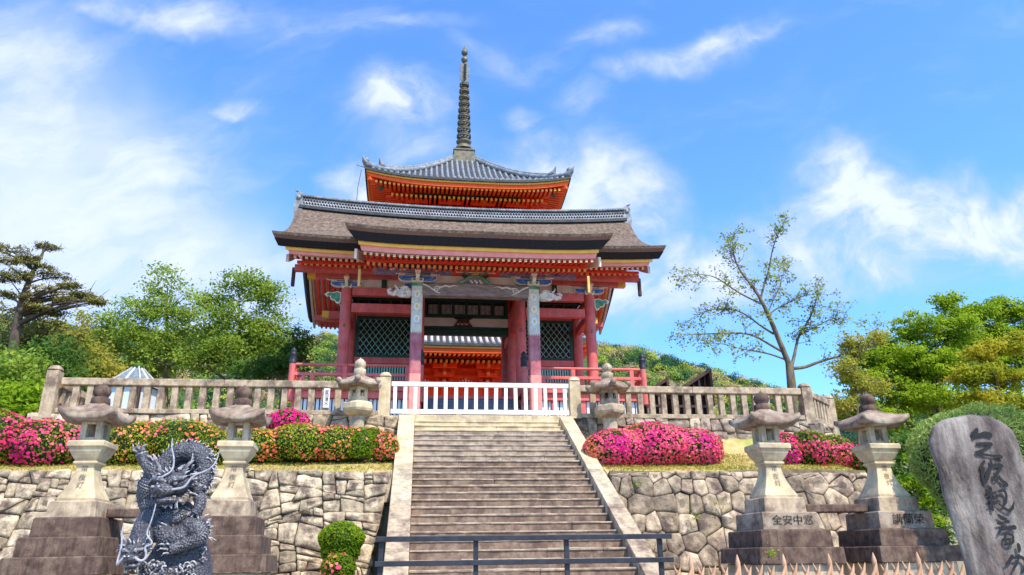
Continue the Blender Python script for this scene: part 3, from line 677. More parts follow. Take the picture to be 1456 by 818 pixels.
def bracket(u, y, z, sc=1., nose=True, wide=.56):
    mb = MB(); x = X0+u; B = [CREAM, BLUEP, GREENP, PINK, GREENDK, GOLD, WHITECARVE]
    blockt(mb, x, y, z, .23*sc, .20*sc, 0, 2)
    arm(mb, x, y-.05, z+.08*sc, wide*sc, .25*sc, .09*sc, 0, 1)
    arm(mb, x, y, z+.13*sc, .55*sc, .20*sc, .065*sc, 0, 4, 'y')
    for k in (-1, 0, 1): blockt(mb, x+k*wide*.82*sc, y, z+.33*sc, .115*sc, .13*sc, 0, 3 if k else 2)
    blockt(mb, x, y-.45*sc, z+.33*sc, .115*sc, .13*sc, 0, 3)
    arm(mb, x, y, z+.44*sc, wide*1.35*sc, .13*sc, .06*sc, 0, 4)
    for k in (-1, -.5, .5, 1): blockt(mb, x+k*wide*1.2*sc, y-.02, z+.565*sc, .09*sc, .08*sc, 0, 2 if abs(k) < 1 else 5)
    # stem of stacked carved noses running up the front
    for k in range(4): mb.box(x-.07*sc, x+.07*sc, y-(.34+.05*k)*sc, y-.2*sc, z+(.02+.15*k)*sc, z+(.13+.15*k)*sc, (6, 0, 6, 5)[k])
    return mb.build('bracket', B, G)
for s in (-1, 1): bracket(s*1.9, 23, 8.62, .84, wide=.74)
for y in (25.5,):
    for u in (-4.4, 4.4, -1.82, 1.82): bracket(u, y, 9.30, .78, wide=.72)
for y in (27.78, 30.06):
    for u in (-4.4, 4.4): bracket(u, y, 9.30, .78, wide=.60)
# carved noses: white beast heads on the porch beam, green ones on the outer pillars
def beast(u, y, z, s, mats, sc=1.):
    mb = MB(); x = X0+u
    P = lambda a, b: (x+s*a*sc, b*sc+z)
    mb.ball((x+s*.30*sc, y, z+.13*sc), (.26*sc, .15*sc, .19*sc), 0, 12, 8)
    mb.ball((x+s*.16*sc, y, z+.10*sc), (.20*sc, .16*sc, .17*sc), 0, 12, 8)
    mb.tube([(x+s*.45*sc, y-.02, z+.12*sc), (x+s*.60*sc, y-.03, z+.04*sc), (x+s*.70*sc, y-.03, z+.07*sc), (x+s*.74*sc, y-.03, z+.17*sc), (x+s*.68*sc, y-.03, z+.22*sc), (x+s*.64*sc, y-.03, z+.17*sc)], [.11*sc, .085*sc, .075*sc, .065*sc, .05*sc, .03*sc], 8)
    mb.tube([(x+s*.42*sc, y-.10, z+.20*sc), (x+s*.52*sc, y-.13, z+.26*sc), (x+s*.55*sc, y-.13, z+.36*sc)], [.035*sc, .03*sc, .008*sc], 6)
    mb.tube([(x+s*.20*sc, y-.13, z-.02*sc), (x+s*.36*sc, y-.16, z-.06*sc), (x+s*.46*sc, y-.14, z-.03*sc)], [.07*sc, .055*sc, .02*sc], 6)
    mb.ball((x+s*.22*sc, y-.14*sc, z+.20*sc), (.13*sc, .04*sc, .10*sc), 0, 8, 5); mb.ball((x+s*.40*sc, y-.14*sc, z+.20*sc), .022*sc, 1, 6, 4)
    mb.build('carved_beast_head', mats, G)
for s in (-1, 1): beast(s*2.08, 22.98, 8.22, s, [WHITECARVE, INK], 1.0)
for s in (-1, 1):
    for y in (25.5, 30.06):
        mb = MB(); x = X0+s*4.58
        pl = [(0, .32), (.15, .36), (.32, .30), (.46, .33), (.58, .24), (.50, .16), (.40, .17), (.36, .05), (.22, .02), (.16, -.08), (.05, -.10), (0, 0)]
        mb.prism([(x+s*a, 8.85+b) for a, b in pl], y-.06, y+.06, 0)
        mb.prism([(x+s*(a*.8+.04), 8.88+b*.8) for a, b in pl], y-.075, y+.075, 1); mb.build('carved_nose', [CREAM, GREENP], G, bevel=.01)
# main beams
mb = MB(); n = 24   # rainbow beam of the porch
rs = []
for k in range(n+1):
    u = lerp(-1.74, 1.74, k/n); c = .05*(1-(u/1.74)**2); e = .03*(abs(u)/1.74)**3
    rs.append([(X0+u, 22.86, 8.19+c+e), (X0+u, 22.83, 8.24+c+e), (X0+u, 22.83, 8.58+c), (X0+u, 22.86, 8.62+c), (X0+u, 23.14, 8.62+c), (X0+u, 23.14, 8.19+c+e)])
mb.loft(rs, 0, False); beam = mb.build('rainbow_beam', GREYWOOD, G)
for s in (-1, 1):
    mb = MB(); cx = X0+s*1.28; y = 22.805
    sp = [(cx+s*.0+.10*(1-t)*math.cos(s*0+t*11)*1.0, y, 8.42+.11*(1-t)*math.sin(t*11)) for t in np.linspace(0, .9, 26)]
    mb.tube(sp, [.020]*26, 6)
    mb.tube([(X0+s*1.72, y, 8.58), (cx+s*.25, y, 8.50), (cx+s*.12, y, 8.40), (cx, y, 8.32), (cx-s*.12, y, 8.28)], [.03, .028, .024, .02, .012], 6)
    mb.tube([(cx+s*.02, y, 8.52), (cx-s*.15, y, 8.49), (cx-s*.28, y, 8.55), (cx-s*.42, y, 8.51), (cx-s*.55, y, 8.56), (cx-s*.70, y, 8.535)], [.022, .032, .03, .028, .02, .008], 6)
    mb.build('white_swirl', WHITECARVE, beam, org=ORG[G.name])
mb = MB(); mb.box(X0-1.75, X0+1.75, 23.06, 23.12, 8.66, 8.99); mb.build('porch_plaster', PINKWHITE, G)
# frog-leg strut over the beam
mb = MB(); x = X0-.03; y = 22.84
for s in (-1, 1):
    mb.tube([(x+s*.60, y, 8.69), (x+s*.40, y-.01, 8.71), (x+s*.30, y-.02, 8.80), (x+s*.22, y-.02, 8.88), (x, y-.02, 8.91)], [.02, .05, .045, .04, .04], 7, 0)
    mb.tube([(x+s*.30, y-.01, 8.85), (x+s*.42, y-.01, 8.93), (x+s*.38, y-.01, 9.0)], [.05, .035, .01], 6, 2)
    mb.tube([(x+s*.15, y, 8.95), (x+s*.33, y, 9.02), (x+s*.50, y, 9.00)], [.03, .022, .01], 6, 0)
for k in range(9): mb.ball((x-.2+.05*k, y-.02, 8.72+.03*math.sin(k*2.1)), (.045, .03, .045), 1 if k % 3 else 3, 7, 5)
mb.box(x-.12, x+.12, y-.02, y+.08, 8.95, 9.0, 4)
mb.build('frog_leg_strut', [GREENP, WHITECARVE, GREENDK, BLUEP, GOLD], G)
# carved coloured band under the porch eaves
mb = MB(); mb.box(X0-3.35, X0-.78, 22.86, 23.14, 8.99, 9.30, 0); mb.box(X0+.78, X0+3.35, 22.86, 23.14, 8.99, 9.30, 0)
mb.box(X0-.78, X0+.78, 22.88, 23.12, 9.0, 9.29, 1)
for z in (9.06, 9.15, 9.24): mb.box(X0-.66, X0+.66, 22.868, 22.882, z-.018, z+.018, 2)
mb.prism([(X0-.11, 9.145), (X0, 9.03), (X0+.11, 9.145), (X0, 9.26)], 22.84, 22.88, 3)
for s in (-1, 1): mb.prism([(X0+s*.80, 9.145), (X0+s*.70, 9.06), (X0+s*.62, 9.145), (X0+s*.70, 9.23)], 22.85, 22.88, 4)
for k in range(64):
    u = -3.3+6.6*k/63
    if abs(u) < .85: continue
    mb.ball((X0+u+rnd.uniform(-.03, .03), 22.85, 9.145+rnd.uniform(-.07, .07)), (.065, .04, .055), rnd.choice([0, 0, 5, 3, 6, 2]), 7, 5)
mb.build('carved_frieze', [CARVE, REDDEEP, CREAM, GOLD, DARKWOOD, GREYWOOD, GREENDK], G)
# eave purlin and outrigger beams with ochre ends
for y in (24.95, 2*27.78-24.95):
    mb = MB(); mb.box(X0-RH+.55, X0+RH-.55, y-.11, y+.11, 9.72, 9.95); mb.build('eave_purlin', REDPAINT, G, bevel=.01)
for y, z in ((25.5, 9.68), (27.78, 11.3), (30.06, 9.68)):
    mb = MB(); mb.box(X0-RH+1.2, X0+RH-1.2, y-.12, y+.12, z, z+.28, 0)
    for s in (-1, 1): mb.box(min(X0+s*(RH-1.2), X0+s*(RH-.92)), max(X0+s*(RH-1.2), X0+s*(RH-.92)), y-.12, y+.12, z, z+.28, 1)
    mb.build('purlin', [REDPAINT, YELLOW], G, bevel=.01)
# tie beams between the pillars
def beamx(name, x0, x1, y, z0, z1, m_, t=.11, bv=.015):
    mb = MB(); mb.box(x0, x1, y-t, y+t, z0, z1); return mb.build(name, m_, G, bevel=bv)
for y in (25.5, 30.06):
    for a, b in ((-4.2, -2.0), (2.0, 4.2)):
        beamx('tie_beam', X0+a, X0+b, y, 9.06, 9.36, REDPAINT); beamx('tie_beam', X0+a, X0+b, y, 8.43, 8.76, REDPAINT)
        mb = MB(); mb.box(X0+a, X0+b, y-.04, y+.04, 9.38, 9.74); mb.build('plaster_panel', PINKWHITE, G)
        mb = MB(); mb.box(X0+(a+b)/2-.09, X0+(a+b)/2+.09, y-.10, y+.06, 9.38, 9.72); mb.build('short_strut', GREENDK, G, bevel=.01)
beamx('tie_beam', X0-1.65, X0+1.65, 25.5, 9.10, 9.40, GREYWOOD)
for u in (-4.4, -1.82, 1.82, 4.4):
    for y0, y1 in ((25.7, 27.58), (27.98, 29.86)):
        for z0, z1 in ((9.06, 9.34), (8.43, 8.72)):
            mb = MB(); mb.box(X0+u-.09, X0+u+.09, y0, y1, z0, z1); mb.build('side_tie_beam', REDPAINT, G, bevel=.012)
for s in (-1, 1):
    for z0, z1 in ((8.30, 8.62),):
        mb = MB(); mb.bar((X0+s*1.9, 23.15, 8.45), (X0+s*1.85, 25.32, 9.15), .16, .26); mb.build('shrimp_beam', GREYWOOD, G, bevel=.02)
# ceilings
for a, b in ((-4.3, -1.9), (1.9, 4.3)):
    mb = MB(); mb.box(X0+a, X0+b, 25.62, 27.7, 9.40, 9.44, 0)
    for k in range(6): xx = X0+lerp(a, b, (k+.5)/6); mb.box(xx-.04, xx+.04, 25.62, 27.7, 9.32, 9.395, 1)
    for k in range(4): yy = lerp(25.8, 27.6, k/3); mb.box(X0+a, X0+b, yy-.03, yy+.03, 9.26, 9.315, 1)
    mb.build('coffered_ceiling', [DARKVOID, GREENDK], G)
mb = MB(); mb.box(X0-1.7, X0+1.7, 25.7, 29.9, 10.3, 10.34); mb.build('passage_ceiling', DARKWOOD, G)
# middle wall: lattice bays left and right, transom over the passage
Y = 27.78
for a, b in ((-4.2, -2.02), (2.02, 4.2)):
    xa, xb = X0+a, X0+b
    f = MB()
    f.box(xa, xb, Y-.09, Y+.09, 9.05, 9.32); f.build('head_beam', REDPAINT, G, bevel=.01); f = MB(); f.box(xa, xb, Y-.09, Y+.09, 7.18, 7.42); f.build('sill_beam', REDPAINT, G, bevel=.01)
    f = MB(); f.box(xa, xa+.12, Y-.06, Y+.06, 7.43, 9.04); f.box(xb-.12, xb, Y-.06, Y+.06, 7.43, 9.04); f.box(xa+.12, xb-.12, Y-.06, Y+.06, 8.93, 9.04); f.box(xa+.12, xb-.12, Y-.06, Y+.06, 7.43, 7.53)
    fr = f.build('lattice_window', GREENDK, G, bevel=.01)
    l = MB(); w = xb-xa-.26; h_ = 1.40; x0, z0 = xa+.13, 7.53; step = .225; t = -h_*.75
    while t < w:
        for sg in (1, -1):
            # slanted bars clipped to the opening
            pa, pb = (t, 0.), (t+h_*.75, h_)
            lo = max(0, pa[0]); hi = min(w, pb[0])
            if hi-lo > .03:
                za = (lo-pa[0])/.75; zb = (hi-pa[0])/.75
                A, B = (lo, za), (hi, zb)
                if sg < 0: A, B = (w-A[0], A[1]), (w-B[0], B[1])
                l.bar((x0+A[0], Y-.045+.014*sg, z0+A[1]), (x0+B[0], Y-.045+.014*sg, z0+B[1]), .016, .034, 0, (0, 1, 0))
        t += step
    l.build('lattice', LATTICE, fr, org=ORG[G.name])
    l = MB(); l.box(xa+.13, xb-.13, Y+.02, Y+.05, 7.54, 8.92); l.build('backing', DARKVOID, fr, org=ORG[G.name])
    sl = MB()
    for k in range(22): xx = lerp(xa+.05, xb-.05, k/21); sl.box(xx-.028, xx+.028, Y-.05, Y, 6.55, 7.17, 0)
    sl.box(xa, xb, Y+.01, Y+.05, 5.45, 7.17, 1); sl.box(xa, xb, Y-.07, Y+.07, 6.40, 6.55, 2); sl.box(xa, xb, Y-.05, Y+.02, 5.46, 6.39, 2); sl.build('slatted_dado', [LATTICE, DARKVOID, REDPAINT], G)
t = MB(); t.box(X0-1.65, X0+1.65, Y-.08, Y+.08, 9.72, 9.86, 0); t.box(X0-1.65, X0+1.65, Y-.08, Y+.08, 9.06, 9.18, 0); t.box(X0-1.65, X0+1.65, Y+.0, Y+.03, 9.18, 9.72, 2)
for k in range(7): xx = X0+lerp(-1.58, 1.58, k/6); t.box(xx-.045, xx+.045, Y-.07, Y, 9.18, 9.72, 0)
for k in range(60):
    xx = X0+lerp(-1.5, 1.5, k/59)
    if k % 10 in (0, 9): continue
    t.box(xx-.011, xx+.011, Y-.03, Y-.01, 9.22, 9.60, 1)
t.build('transom', [GREENDK, WHITECARVE, DARKVOID], G)
t = MB(); t.box(X0-1.65, X0+1.65, Y-.03, Y+.03, 8.72, 9.06); t.build('transom_plaster', PINKWHITE, G)
t = MB(); t.box(X0-1.65, X0+1.65, Y-.10, Y+.10, 8.36, 8.58, 0); t.box(X0-1.65, X0+1.65, Y-.08, Y+.08, 8.60, 8.70, 0); t.build('green_lintel', GREENDK, G, bevel=.01)
t = MB(); xc = X0-.12
t.prism([(xc-.36, 8.705), (xc+.36, 8.705), (xc+.26, 8.85), (xc+.22, 8.98), (xc+.12, 9.03), (xc-.12, 9.03), (xc-.22, 8.98), (xc-.26, 8.85)], Y-.13, Y-.03, 0)
for k in range(6): t.ball((xc-.2+.08*k, Y-.14, 8.78+.03*(k % 2)), (.035, .02, .035), 1 if k % 2 else 2, 6, 4)
t.prism([(xc-.28, 9.0), (xc+.28, 9.0), (xc+.38, 9.06), (xc-.38, 9.06)], Y-.16, Y-.035, 3); t.build('dark_strut', [DARKWOOD, VERM, WHITECARVE, BARKBLACK], G)
# gable walls and upper gable plaster on both ends
for s in (-1, 1):
    mb = MB(); pts = [(25.5, 9.98)]+[(lerp(25.5, 30.06, k/12), prof(lerp(25.5, 30.06, k/12))-1.35) for k in range(13)]+[(30.06, 9.98)]
    mb.prismx(pts, X0+s*4.4-.04, X0+s*4.4+.04); mb.build('gable_plaster', PINKWHITE, G)
    mb = MB(); mb.box(X0+s*4.4-.12, X0+s*4.4+.12, 27.66, 27.9, 9.97, 11.25); mb.box(X0+s*4.4-.10, X0+s*4.4+.10, 25.7, 29.86, 10.3, 10.52); mb.build('gable_struts', REDPAINT, G)
# floor, skirt, steps
vx = 5.85; vy0, vy1 = 24.15, 31.4
mb = MB(); mb.box(X0-vx, X0-1.62, vy0, vy1, 5.36, 5.47); mb.box(X0+1.62, X0+vx, vy0, vy1, 5.36, 5.47); mb.box(X0-1.615, X0+1.615, 25.3, vy1, 5.36, 5.465); mb.build('veranda_floor', REDPAINT, G)
for a, b in ((-vx+.06, -1.66), (1.66, vx-.06)):
    mb = MB()
    mb.box(X0+a, X0+b, vy0+.10, vy0+.22, 5.13, 5.355, 0)
    n = 5
    for k in range(n):
        xx = X0+lerp(a+.09, b-.09, k/(n-1)); mb.box(xx-.085, xx+.085, vy0+.16, vy0+.33, 4.0, 5.125, 0)
    mb.box(X0+a, X0+b, vy0+.40, vy0+.44, 4.0, 5.12, 2)
    k = 0; xx = X0+a+.03
    while xx < X0+b: mb.box(xx-.045, xx+.045, vy0+.24, vy0+.275, 4.15, 5.12, 1); xx += .13
    mb.box(X0+a, X0+b, vy0+.18, vy0+.46, 3.98, 4.14, 3)
    mb.build('veranda_understructure', [REDPAINT, BLUEWHITE, NAVY, GRANITE], G)
for s in (-1, 1):
    xs = X0+s*(vx-.16); mb = MB(); mb.box(xs-.06, xs+.06, vy0+.2, vy1-.1, 5.13, 5.355, 0)
    for k in range(7): yy = lerp(vy0+.3, vy1-.2, k/6); mb.box(xs-.085, xs+.085, yy-.085, yy+.085, 4.0, 5.125, 0)
    mb.box(xs-s*.12-.02, xs-s*.12+.02, vy0+.45, vy1-.3, 4.0, 5.12, 2)
    mb.build('veranda_understructure', [REDPAINT, BLUEWHITE, NAVY, GRANITE], G)
for k in range(6):
    mb = MB(); z1 = 5.46-.2*(k+1)+.02; y0 = 25.3-.30*(k+1); mb.box(X0-1.60, X0+1.60, y0, y0+.34, z1-.24, z1); mb.build('gate_step', BLUEGREY, G, bevel=.012)
# veranda railing with black capped corner posts
RL = [('front', -vx+.05, -1.75), ('front', 1.75, vx-.05)]
for _, a, b in RL:
    rail = MB(); ya = vy0+.05
    rail.tube([(X0+a-.0, ya, 6.20), (X0+b, ya, 6.20)], .05, 8)
    rail.box(X0+a, X0+b, ya-.05, ya+.05, 5.83, 5.93); rail.box(X0+a, X0+b, ya-.055, ya+.055, 5.475, 5.60)
    for k in range(4):
        xx = X0+lerp(a, b, (k+.62)/4); rail.box(xx-.07, xx+.07, ya-.06, ya+.06, 5.60, 6.16 if k % 2 else 5.83)
    for k in range(3):
        xx = X0+lerp(a, b, (k+.25)/3); rail.box(xx-.055, xx+.055, ya-.05, ya+.05, 5.60, 5.83)
    rail.build('veranda_railing', REDPAINT, G, bevel=.008)
for s in (-1, 1):
    xs = X0+s*(vx-.05); rail = MB()
    rail.tube([(xs, vy0+.05, 6.20), (xs, vy1, 6.20)], .05, 8); rail.box(xs-.05, xs+.05, vy0+.1, vy1, 5.83, 5.93); rail.box(xs-.055, xs+.055, vy0+.1, vy1, 5.475, 5.60)
    for k in range(7): yy = lerp(vy0+.5, vy1, k/6); rail.box(xs-.06, xs+.06, yy-.07, yy+.07, 5.60, 6.16)
    rail.build('veranda_railing', REDPAINT, G, bevel=.008)
for (u, y) in ((-vx+.02, vy0+.05), (vx-.02, vy0+.05), (-1.72, vy0+.02), (1.72, vy0+.02), (-vx+.02, vy1), (vx-.02, vy1)):
    mb = MB(); mb.lathe(X0+u, y, [(.105, 5.0), (.105, 6.22)], 14); p = mb.build('railing_post', REDPAINT, G)
    mb = MB(); mb.lathe(X0+u, y, [(.115, 6.22), (.118, 6.30), (.112, 6.31), (.112, 6.50), (.12, 6.51), (.12, 6.55), (.075, 6.58), (.10, 6.63), (.095, 6.68), (.05, 6.73), (.008, 6.78)], 14); mb.build('post_cap', BLACKMETAL, p, org=ORG[G.name])
# ------------------------------------------------------------------ three storey pagoda behind the gate
PX, PY = 2.74, 46.4
PG = thing('pagoda', 'vermilion three storey pagoda with grey tiled roofs and a tall bronze spire behind the gate', 'pagoda', (PX, PY, 5.0))
def pag_roof(H, ze, apex_h, za, lift, light):
    def zt(t): return ze+(za-ze)*(.42*t+.58*t**1.7)
    def pos(k, s, d, zoff=0):
        """side k, lateral s in [-1,1] of the current width, d = 0 at the eave .. 1 at the apex"""
        w = lerp(H, apex_h, d); a, b = s*w, -w; z = zt(d)+lift*abs(s)**3.2*(1-d)**2.2+zoff
        c, q = [(1, 0), (0, 1), (-1, 0), (0, -1)][k]; return (PX+a*c-b*q, PY+a*q+b*c, z)
    roof = MB()
    for k in range(4):
        roof.grid(lambda a, b, k=k: pos(k, a*2-1, b), 28, 12, 1)
        roof.grid(lambda a, b, k=k: pos(k, a*2-1, 0, -.16*b), 28, 1, 1, False)
        n = int(2*H/.34)
        for i in range(n):           # rows of round cover tiles running up the slope
            x = -H+.15+i*(2*H-.3)/(n-1); dm = min(1., (H-abs(x))/(H-apex_h)) if abs(x) > apex_h else 1.
            if dm < .03: continue
            prev = None
            for j in range(11):
                d = dm*j/10; w = lerp(H, apex_h, d); s = x/w; s = max(-1, min(1, s)); p = np.array(pos(k, s, d)); c, q = [(1, 0), (0, 1), (-1, 0), (0, -1)][k]
                ring = [p+np.array([e*c, e*q, f]) for e, f in ((-.082, .0), (-.062, .08), (0, .115), (.062, .08), (.082, 0))]
                if prev is not None: roof.add(prev+ring, [(m, m+1, m+6, m+5) for m in range(4)], 0, True)
                else: roof.add(ring, [(0, 1, 2, 3, 4)], 2)
                prev = ring
    rf = roof.build('roof', [TILELIGHT if light else TILE, TILEPAN, TILE], PG, recalc=False)
    hips = MB()
    for k in range(4):
        pts = [pos(k, 1, d, .14) for d in np.linspace(0, 1, 14)]; hips.tube(pts, [.17]*14, 6, 0); hips.tube([(a, b, c+.18) for a, b, c in pts[2:]], .11, 6, 0)
        e = np.array(pos(k, 1, 0, .2)); o = e-np.array([PX, PY, e[2]]); o /= np.linalg.norm(o)
        hips.tube([e-o*.3, e+o*.05+np.array([0, 0, .10]), e+o*.22+np.array([0, 0, .42])], [.22, .17, .03], 6); hips.ball(tuple(e-o*.1+np.array([0, 0, .22])), .2)
        e2 = np.array(pos(k, 1, .17, .38)); hips.tube([e2-o*.2, e2+o*.05+np.array([0, 0, .1]), e2+o*.2+np.array([0, 0, .42])], [.2, .16, .03], 6); hips.ball(tuple(e2), .17)
    hips.build('hip_ridges', TILE, rf, org=ORG[PG.name])
    fa = MB(); ra = MB(); r2 = MB(); so = MB()
    for k in range(4):
        c, q = [(1, 0), (0, 1), (-1, 0), (0, -1)][k]
        W_ = lambda a, b, z: (PX+a*c-b*q, PY+a*q+b*c, z)
        lf = lambda a, b: lift*min(1, abs(a)/H)**3.2*max(0, min(1, (-b)/H))**6
        for z0, z1, ins, m_ in ((-.16, -.27, .10, 0), (-.27, -.50, .20, 1)):   # ochre and orange fascia following the curve
            h = H-ins; fa.grid(lambda a, b, h=h, z0=z0, z1=z1: W_((a*2-1)*h, -h, ze+lift*abs(a*2-1)**3.2+lerp(z0, z1, b)), 28, 1, m_, False)
            fa.grid(lambda a, b, h=h, z1=z1: W_((a*2-1)*(h-.35*b), -h+.35*b, ze+lift*abs(a*2-1)**3.2+z1+.02*b), 28, 1, m_, False)
        so.grid(lambda a, b: W_((a*2-1)*lerp(H-.3, H*.52, b), -lerp(H-.3, H*.52, b), ze-.42+.95*b+lift*abs(a*2-1)**3.2*(1-b)**2), 28, 6, 0)
        for mbx, dy0, dy1, zo, hh, st_ in ((ra, .34, 1.5, -.46, .15, .26), (r2, 1.25, 3.1, -.62, .17, .29)):
            n = int(2*(H-dy0-.1)/st_)
            for i in range(n+1):
                a = -(H-dy0-.1)+i*2*(H-dy0-.1)/n; b1 = -min(H-dy0-.001, H-dy1); b0 = -(H-dy0); b1 = min(b1, -abs(a)-.02) if abs(a) > H-dy1 else b1
                if b1 <= b0+.1: continue
                rs = []
                for b in (b0, (b0+b1)/2, b1):
                    z = ze+zo+lf(a, b)+.20*(b-b0); rs.append([W_(a-.065, b, z), W_(a+.065, b, z), W_(a+.065, b, z-hh), W_(a-.065, b, z-hh)])
                mbx.loft(rs, 0, False, True, False); mbx.add(rs[0], [(0, 1, 2, 3)], 1)
    fa.build('eave_fascia', [YELLOW, VERMO], PG, recalc=False); so.build('soffit', VERM, PG, recalc=False)
    ra.build('flying_rafters', [VERMO, YELLOW], PG); r2.build('base_rafters', [VERM, YELLOW], PG)
    for k in range(4):
        c, q = [(1, 0), (0, 1), (-1, 0), (0, -1)][k]; W_ = lambda a, b, z: (PX+a*c-b*q, PY+a*q+b*c, z)
        hb = MB(); hb.bar(W_(H-.25, -(H-.25), ze+lift-.62), W_(H*.55, -H*.55, ze-.35), .22, .28); hb.build('corner_beam', VERMO, PG)
        bell = MB(); bx, by, bz = W_(H-.95, -(H-.95), ze+lift*.45-.35); bell.lathe(bx, by, [(.16, bz-.38), (.145, bz-.2), (.10, bz), (.02, bz+.06)], 10); bell.tube([(bx, by, bz), (bx, by, bz+.35)], .015, 5); bell.tube([(bx, by, bz-.5), (bx, by, bz-.3)], .03, 5); bell.build('wind_bell', BRONZE, PG)
    return zt
def pag_body(hw, z0, z1, balcony):
    b = MB(); b.box(PX-hw, PX+hw, PY-hw, PY+hw, z0, z1-.02, 0); b.build('storey_wall', VERM, PG)
    d = MB(); zb = z1-1.55
    for k in range(4):
        c, q = [(1, 0), (0, 1), (-1, 0), (0, -1)][k]
        def B(a0, a1, b0, b1, za, zc, m_):
            xs = sorted((PX+a0*c-b0*q, PX+a1*c-b1*q)); ys = sorted((PY+a0*q+b0*c, PY+a1*q+b1*c)); d.box(xs[0], xs[1], ys[0], ys[1], za, zc, m_)
        for a in (-hw, -hw/3, hw/3, hw):
            B(a-.17, a+.17, -hw-.12, -hw+.1, z0, zb, 0)
            for lv in range(3):
                B(a-.45-.12*lv, a+.45+.12*lv, -hw-.25-.42*lv, -hw-.05-.42*lv, zb+.22+.40*lv, zb+.42+.40*lv, 0)
                for e in (-1, 0, 1): B(a+e*(.38+.10*lv)-.10, a+e*(.38+.10*lv)+.10, -hw-.28-.42*lv, -hw-.02-.42*lv, zb+.43+.40*lv, zb+.57+.40*lv, 0)
                B(a-.10, a+.10, -hw-.55-.42*lv, -hw, zb+.24+.40*lv, zb+.40+.40*lv, 2)
                B(a-.08, a+.08, -hw-.56-.42*lv, -hw-.551-.42*lv, zb+.25+.40*lv, zb+.39+.40*lv, 1)
        for a in (-hw*2/3, 0, hw*2/3):
            B(a-.10, a+.10, -hw-.1, -hw+.05, zb+.25, zb+.75, 0)
            for e, hgt in ((-.34, .17), (-.17, .24), (0, .34), (.17, .24), (.34, .17)): B(a+e-.035, a+e+.035, -hw-.14, -hw-.101, zb+.28, zb+.28+hgt, 3)
        for za in (zb, zb+.62, zb+1.05): B(-hw-.3, hw+.3, -hw-.16, -hw+.02, za, za+.16, 0)
        B(-hw-.95, hw+.95, -hw-1.32, -hw-1.12, z1-.14, z1+.04, 0); B(-hw-.2, hw+.2, -hw-1.42, -hw-1.34, z1-.22, z1-.10, 4)
    d.build('brackets', [VERM, GOLD, VERMO, CREAM, GREENDK], PG)
    if balcony:
        r = MB(); w = hw+1.0
        for k in range(4):
            c, q = [(1, 0), (0, 1), (-1, 0), (0, -1)][k]; W_ = lambda a, b, z: (PX+a*c-b*q, PY+a*q+b*c, z)
            for z in (z0+.35, z0+.62, z0+.95): r.bar(W_(-w, -w, z), W_(w, -w, z), .10, .10)
            for i in range(9): r.bar(W_(-w+2*w*i/8, -w, z0), W_(-w+2*w*i/8, -w, z0+.9), .1, .1, 0, (1, .3, 0))
        r.box(PX-w, PX+w, PY-w, PY+w, z0-.14, z0-.01); r.build('balcony_railing', VERM, PG)
pag_body(3.75, 5.0, 11.15, False); pag_roof(7.0, 11.45, 3.5, 14.2, .55, True)
pag_body(3.45, 14.3, 16.55, True); pag_roof(6.65, 16.75, 3.3, 19.4, .55, False)
pag_body(3.15, 19.3, 21.85, True); pag_roof(6.28, 22.02, .88, 26.32, .50, False)
mb = MB(); mb.box(PX-5.2, PX+5.2, PY-5.2, PY+5.2, 4.2, 5.0); mb.build('stone_base', GRANITE, PG, bevel=.03)
sp = MB()
sp.square(PX, PY, [(.86, 26.2), (.86, 26.82), (.70, 26.84), (.70, 27.30), (.76, 27.32), (.76, 27.42), (.42, 27.44), (.40, 27.72)])
sp.lathe(PX, PY, [(.62, 27.70), (.58, 27.9), (.42, 28.05), (.20, 28.12), (.46, 28.2), (.56, 28.36), (.40, 28.42)], 16)
spire = sp.build('spire', SPIRE, PG)
sp = MB(); sp.lathe(PX, PY, [(.10, 28.3), (.08, 33.4), (.06, 36.2)], 10); sp.build('spire_mast', SPIRE, spire, org=ORG[PG.name])
for k in range(9):
    z = 28.75+k*.545; r = .46-.020*k; q = MB()
    q.lathe(PX, PY, [(.14, z-.10), (.20, z-.02), (.15, z+.08), (.11, z+.10)], 12)
    q.tube([(PX+r*math.cos(a), PY+r*math.sin(a), z) for a in np.linspace(0, 2*math.pi, 25)], .065, 6, 0, False)
    q.tube([(PX+r*math.cos(a), PY+r*math.sin(a), z+.15) for a in np.linspace(0, 2*math.pi, 25)], .045, 6, 0, False)
    for m in range(8):
        a = m*math.pi/4; q.bar((PX, PY, z), (PX+r*math.cos(a), PY+r*math.sin(a), z), .06, .09); q.bar((PX+r*math.cos(a), PY+r*math.sin(a), z-.05), (PX+r*1.08*math.cos(a), PY+r*1.08*math.sin(a), z+.16), .05, .05, 0, (.3, .7, .1))
    q.build('spire_ring', SPIRE, spire, org=ORG[PG.name])
q = MB()
for m in range(4):
    a = m*math.pi/2+.35; c, s_ = math.cos(a), math.sin(a)
    for w0, w1 in ((.10, .16), (.22, .28), (.34, .40)):
        q.bar((PX+c*(w0+w1)/2, PY+s_*(w0+w1)/2, 33.5), (PX+c*(w0+w1)/2, PY+s_*(w0+w1)/2, 35.15-.4*w1), .05, .05, 0, (1, .1, 0))
    for z in np.linspace(33.55, 34.9, 7): q.bar((PX, PY, z), (PX+c*.42, PY+s_*.42, z+.08), .03, .05)
q.build('spire_flame', SPIRE, spire, org=ORG[PG.name])
q = MB(); q.ball((PX, PY, 35.42), (.25, .25, .27), 0, 12, 8); q.ball((PX, PY, 36.08), (.25, .25, .27), 0, 12, 8); q.lathe(PX, PY, [(.10, 36.3), (.02, 36.75)], 8); q.build('spire_orbs', SPIRE, spire, org=ORG[PG.name])
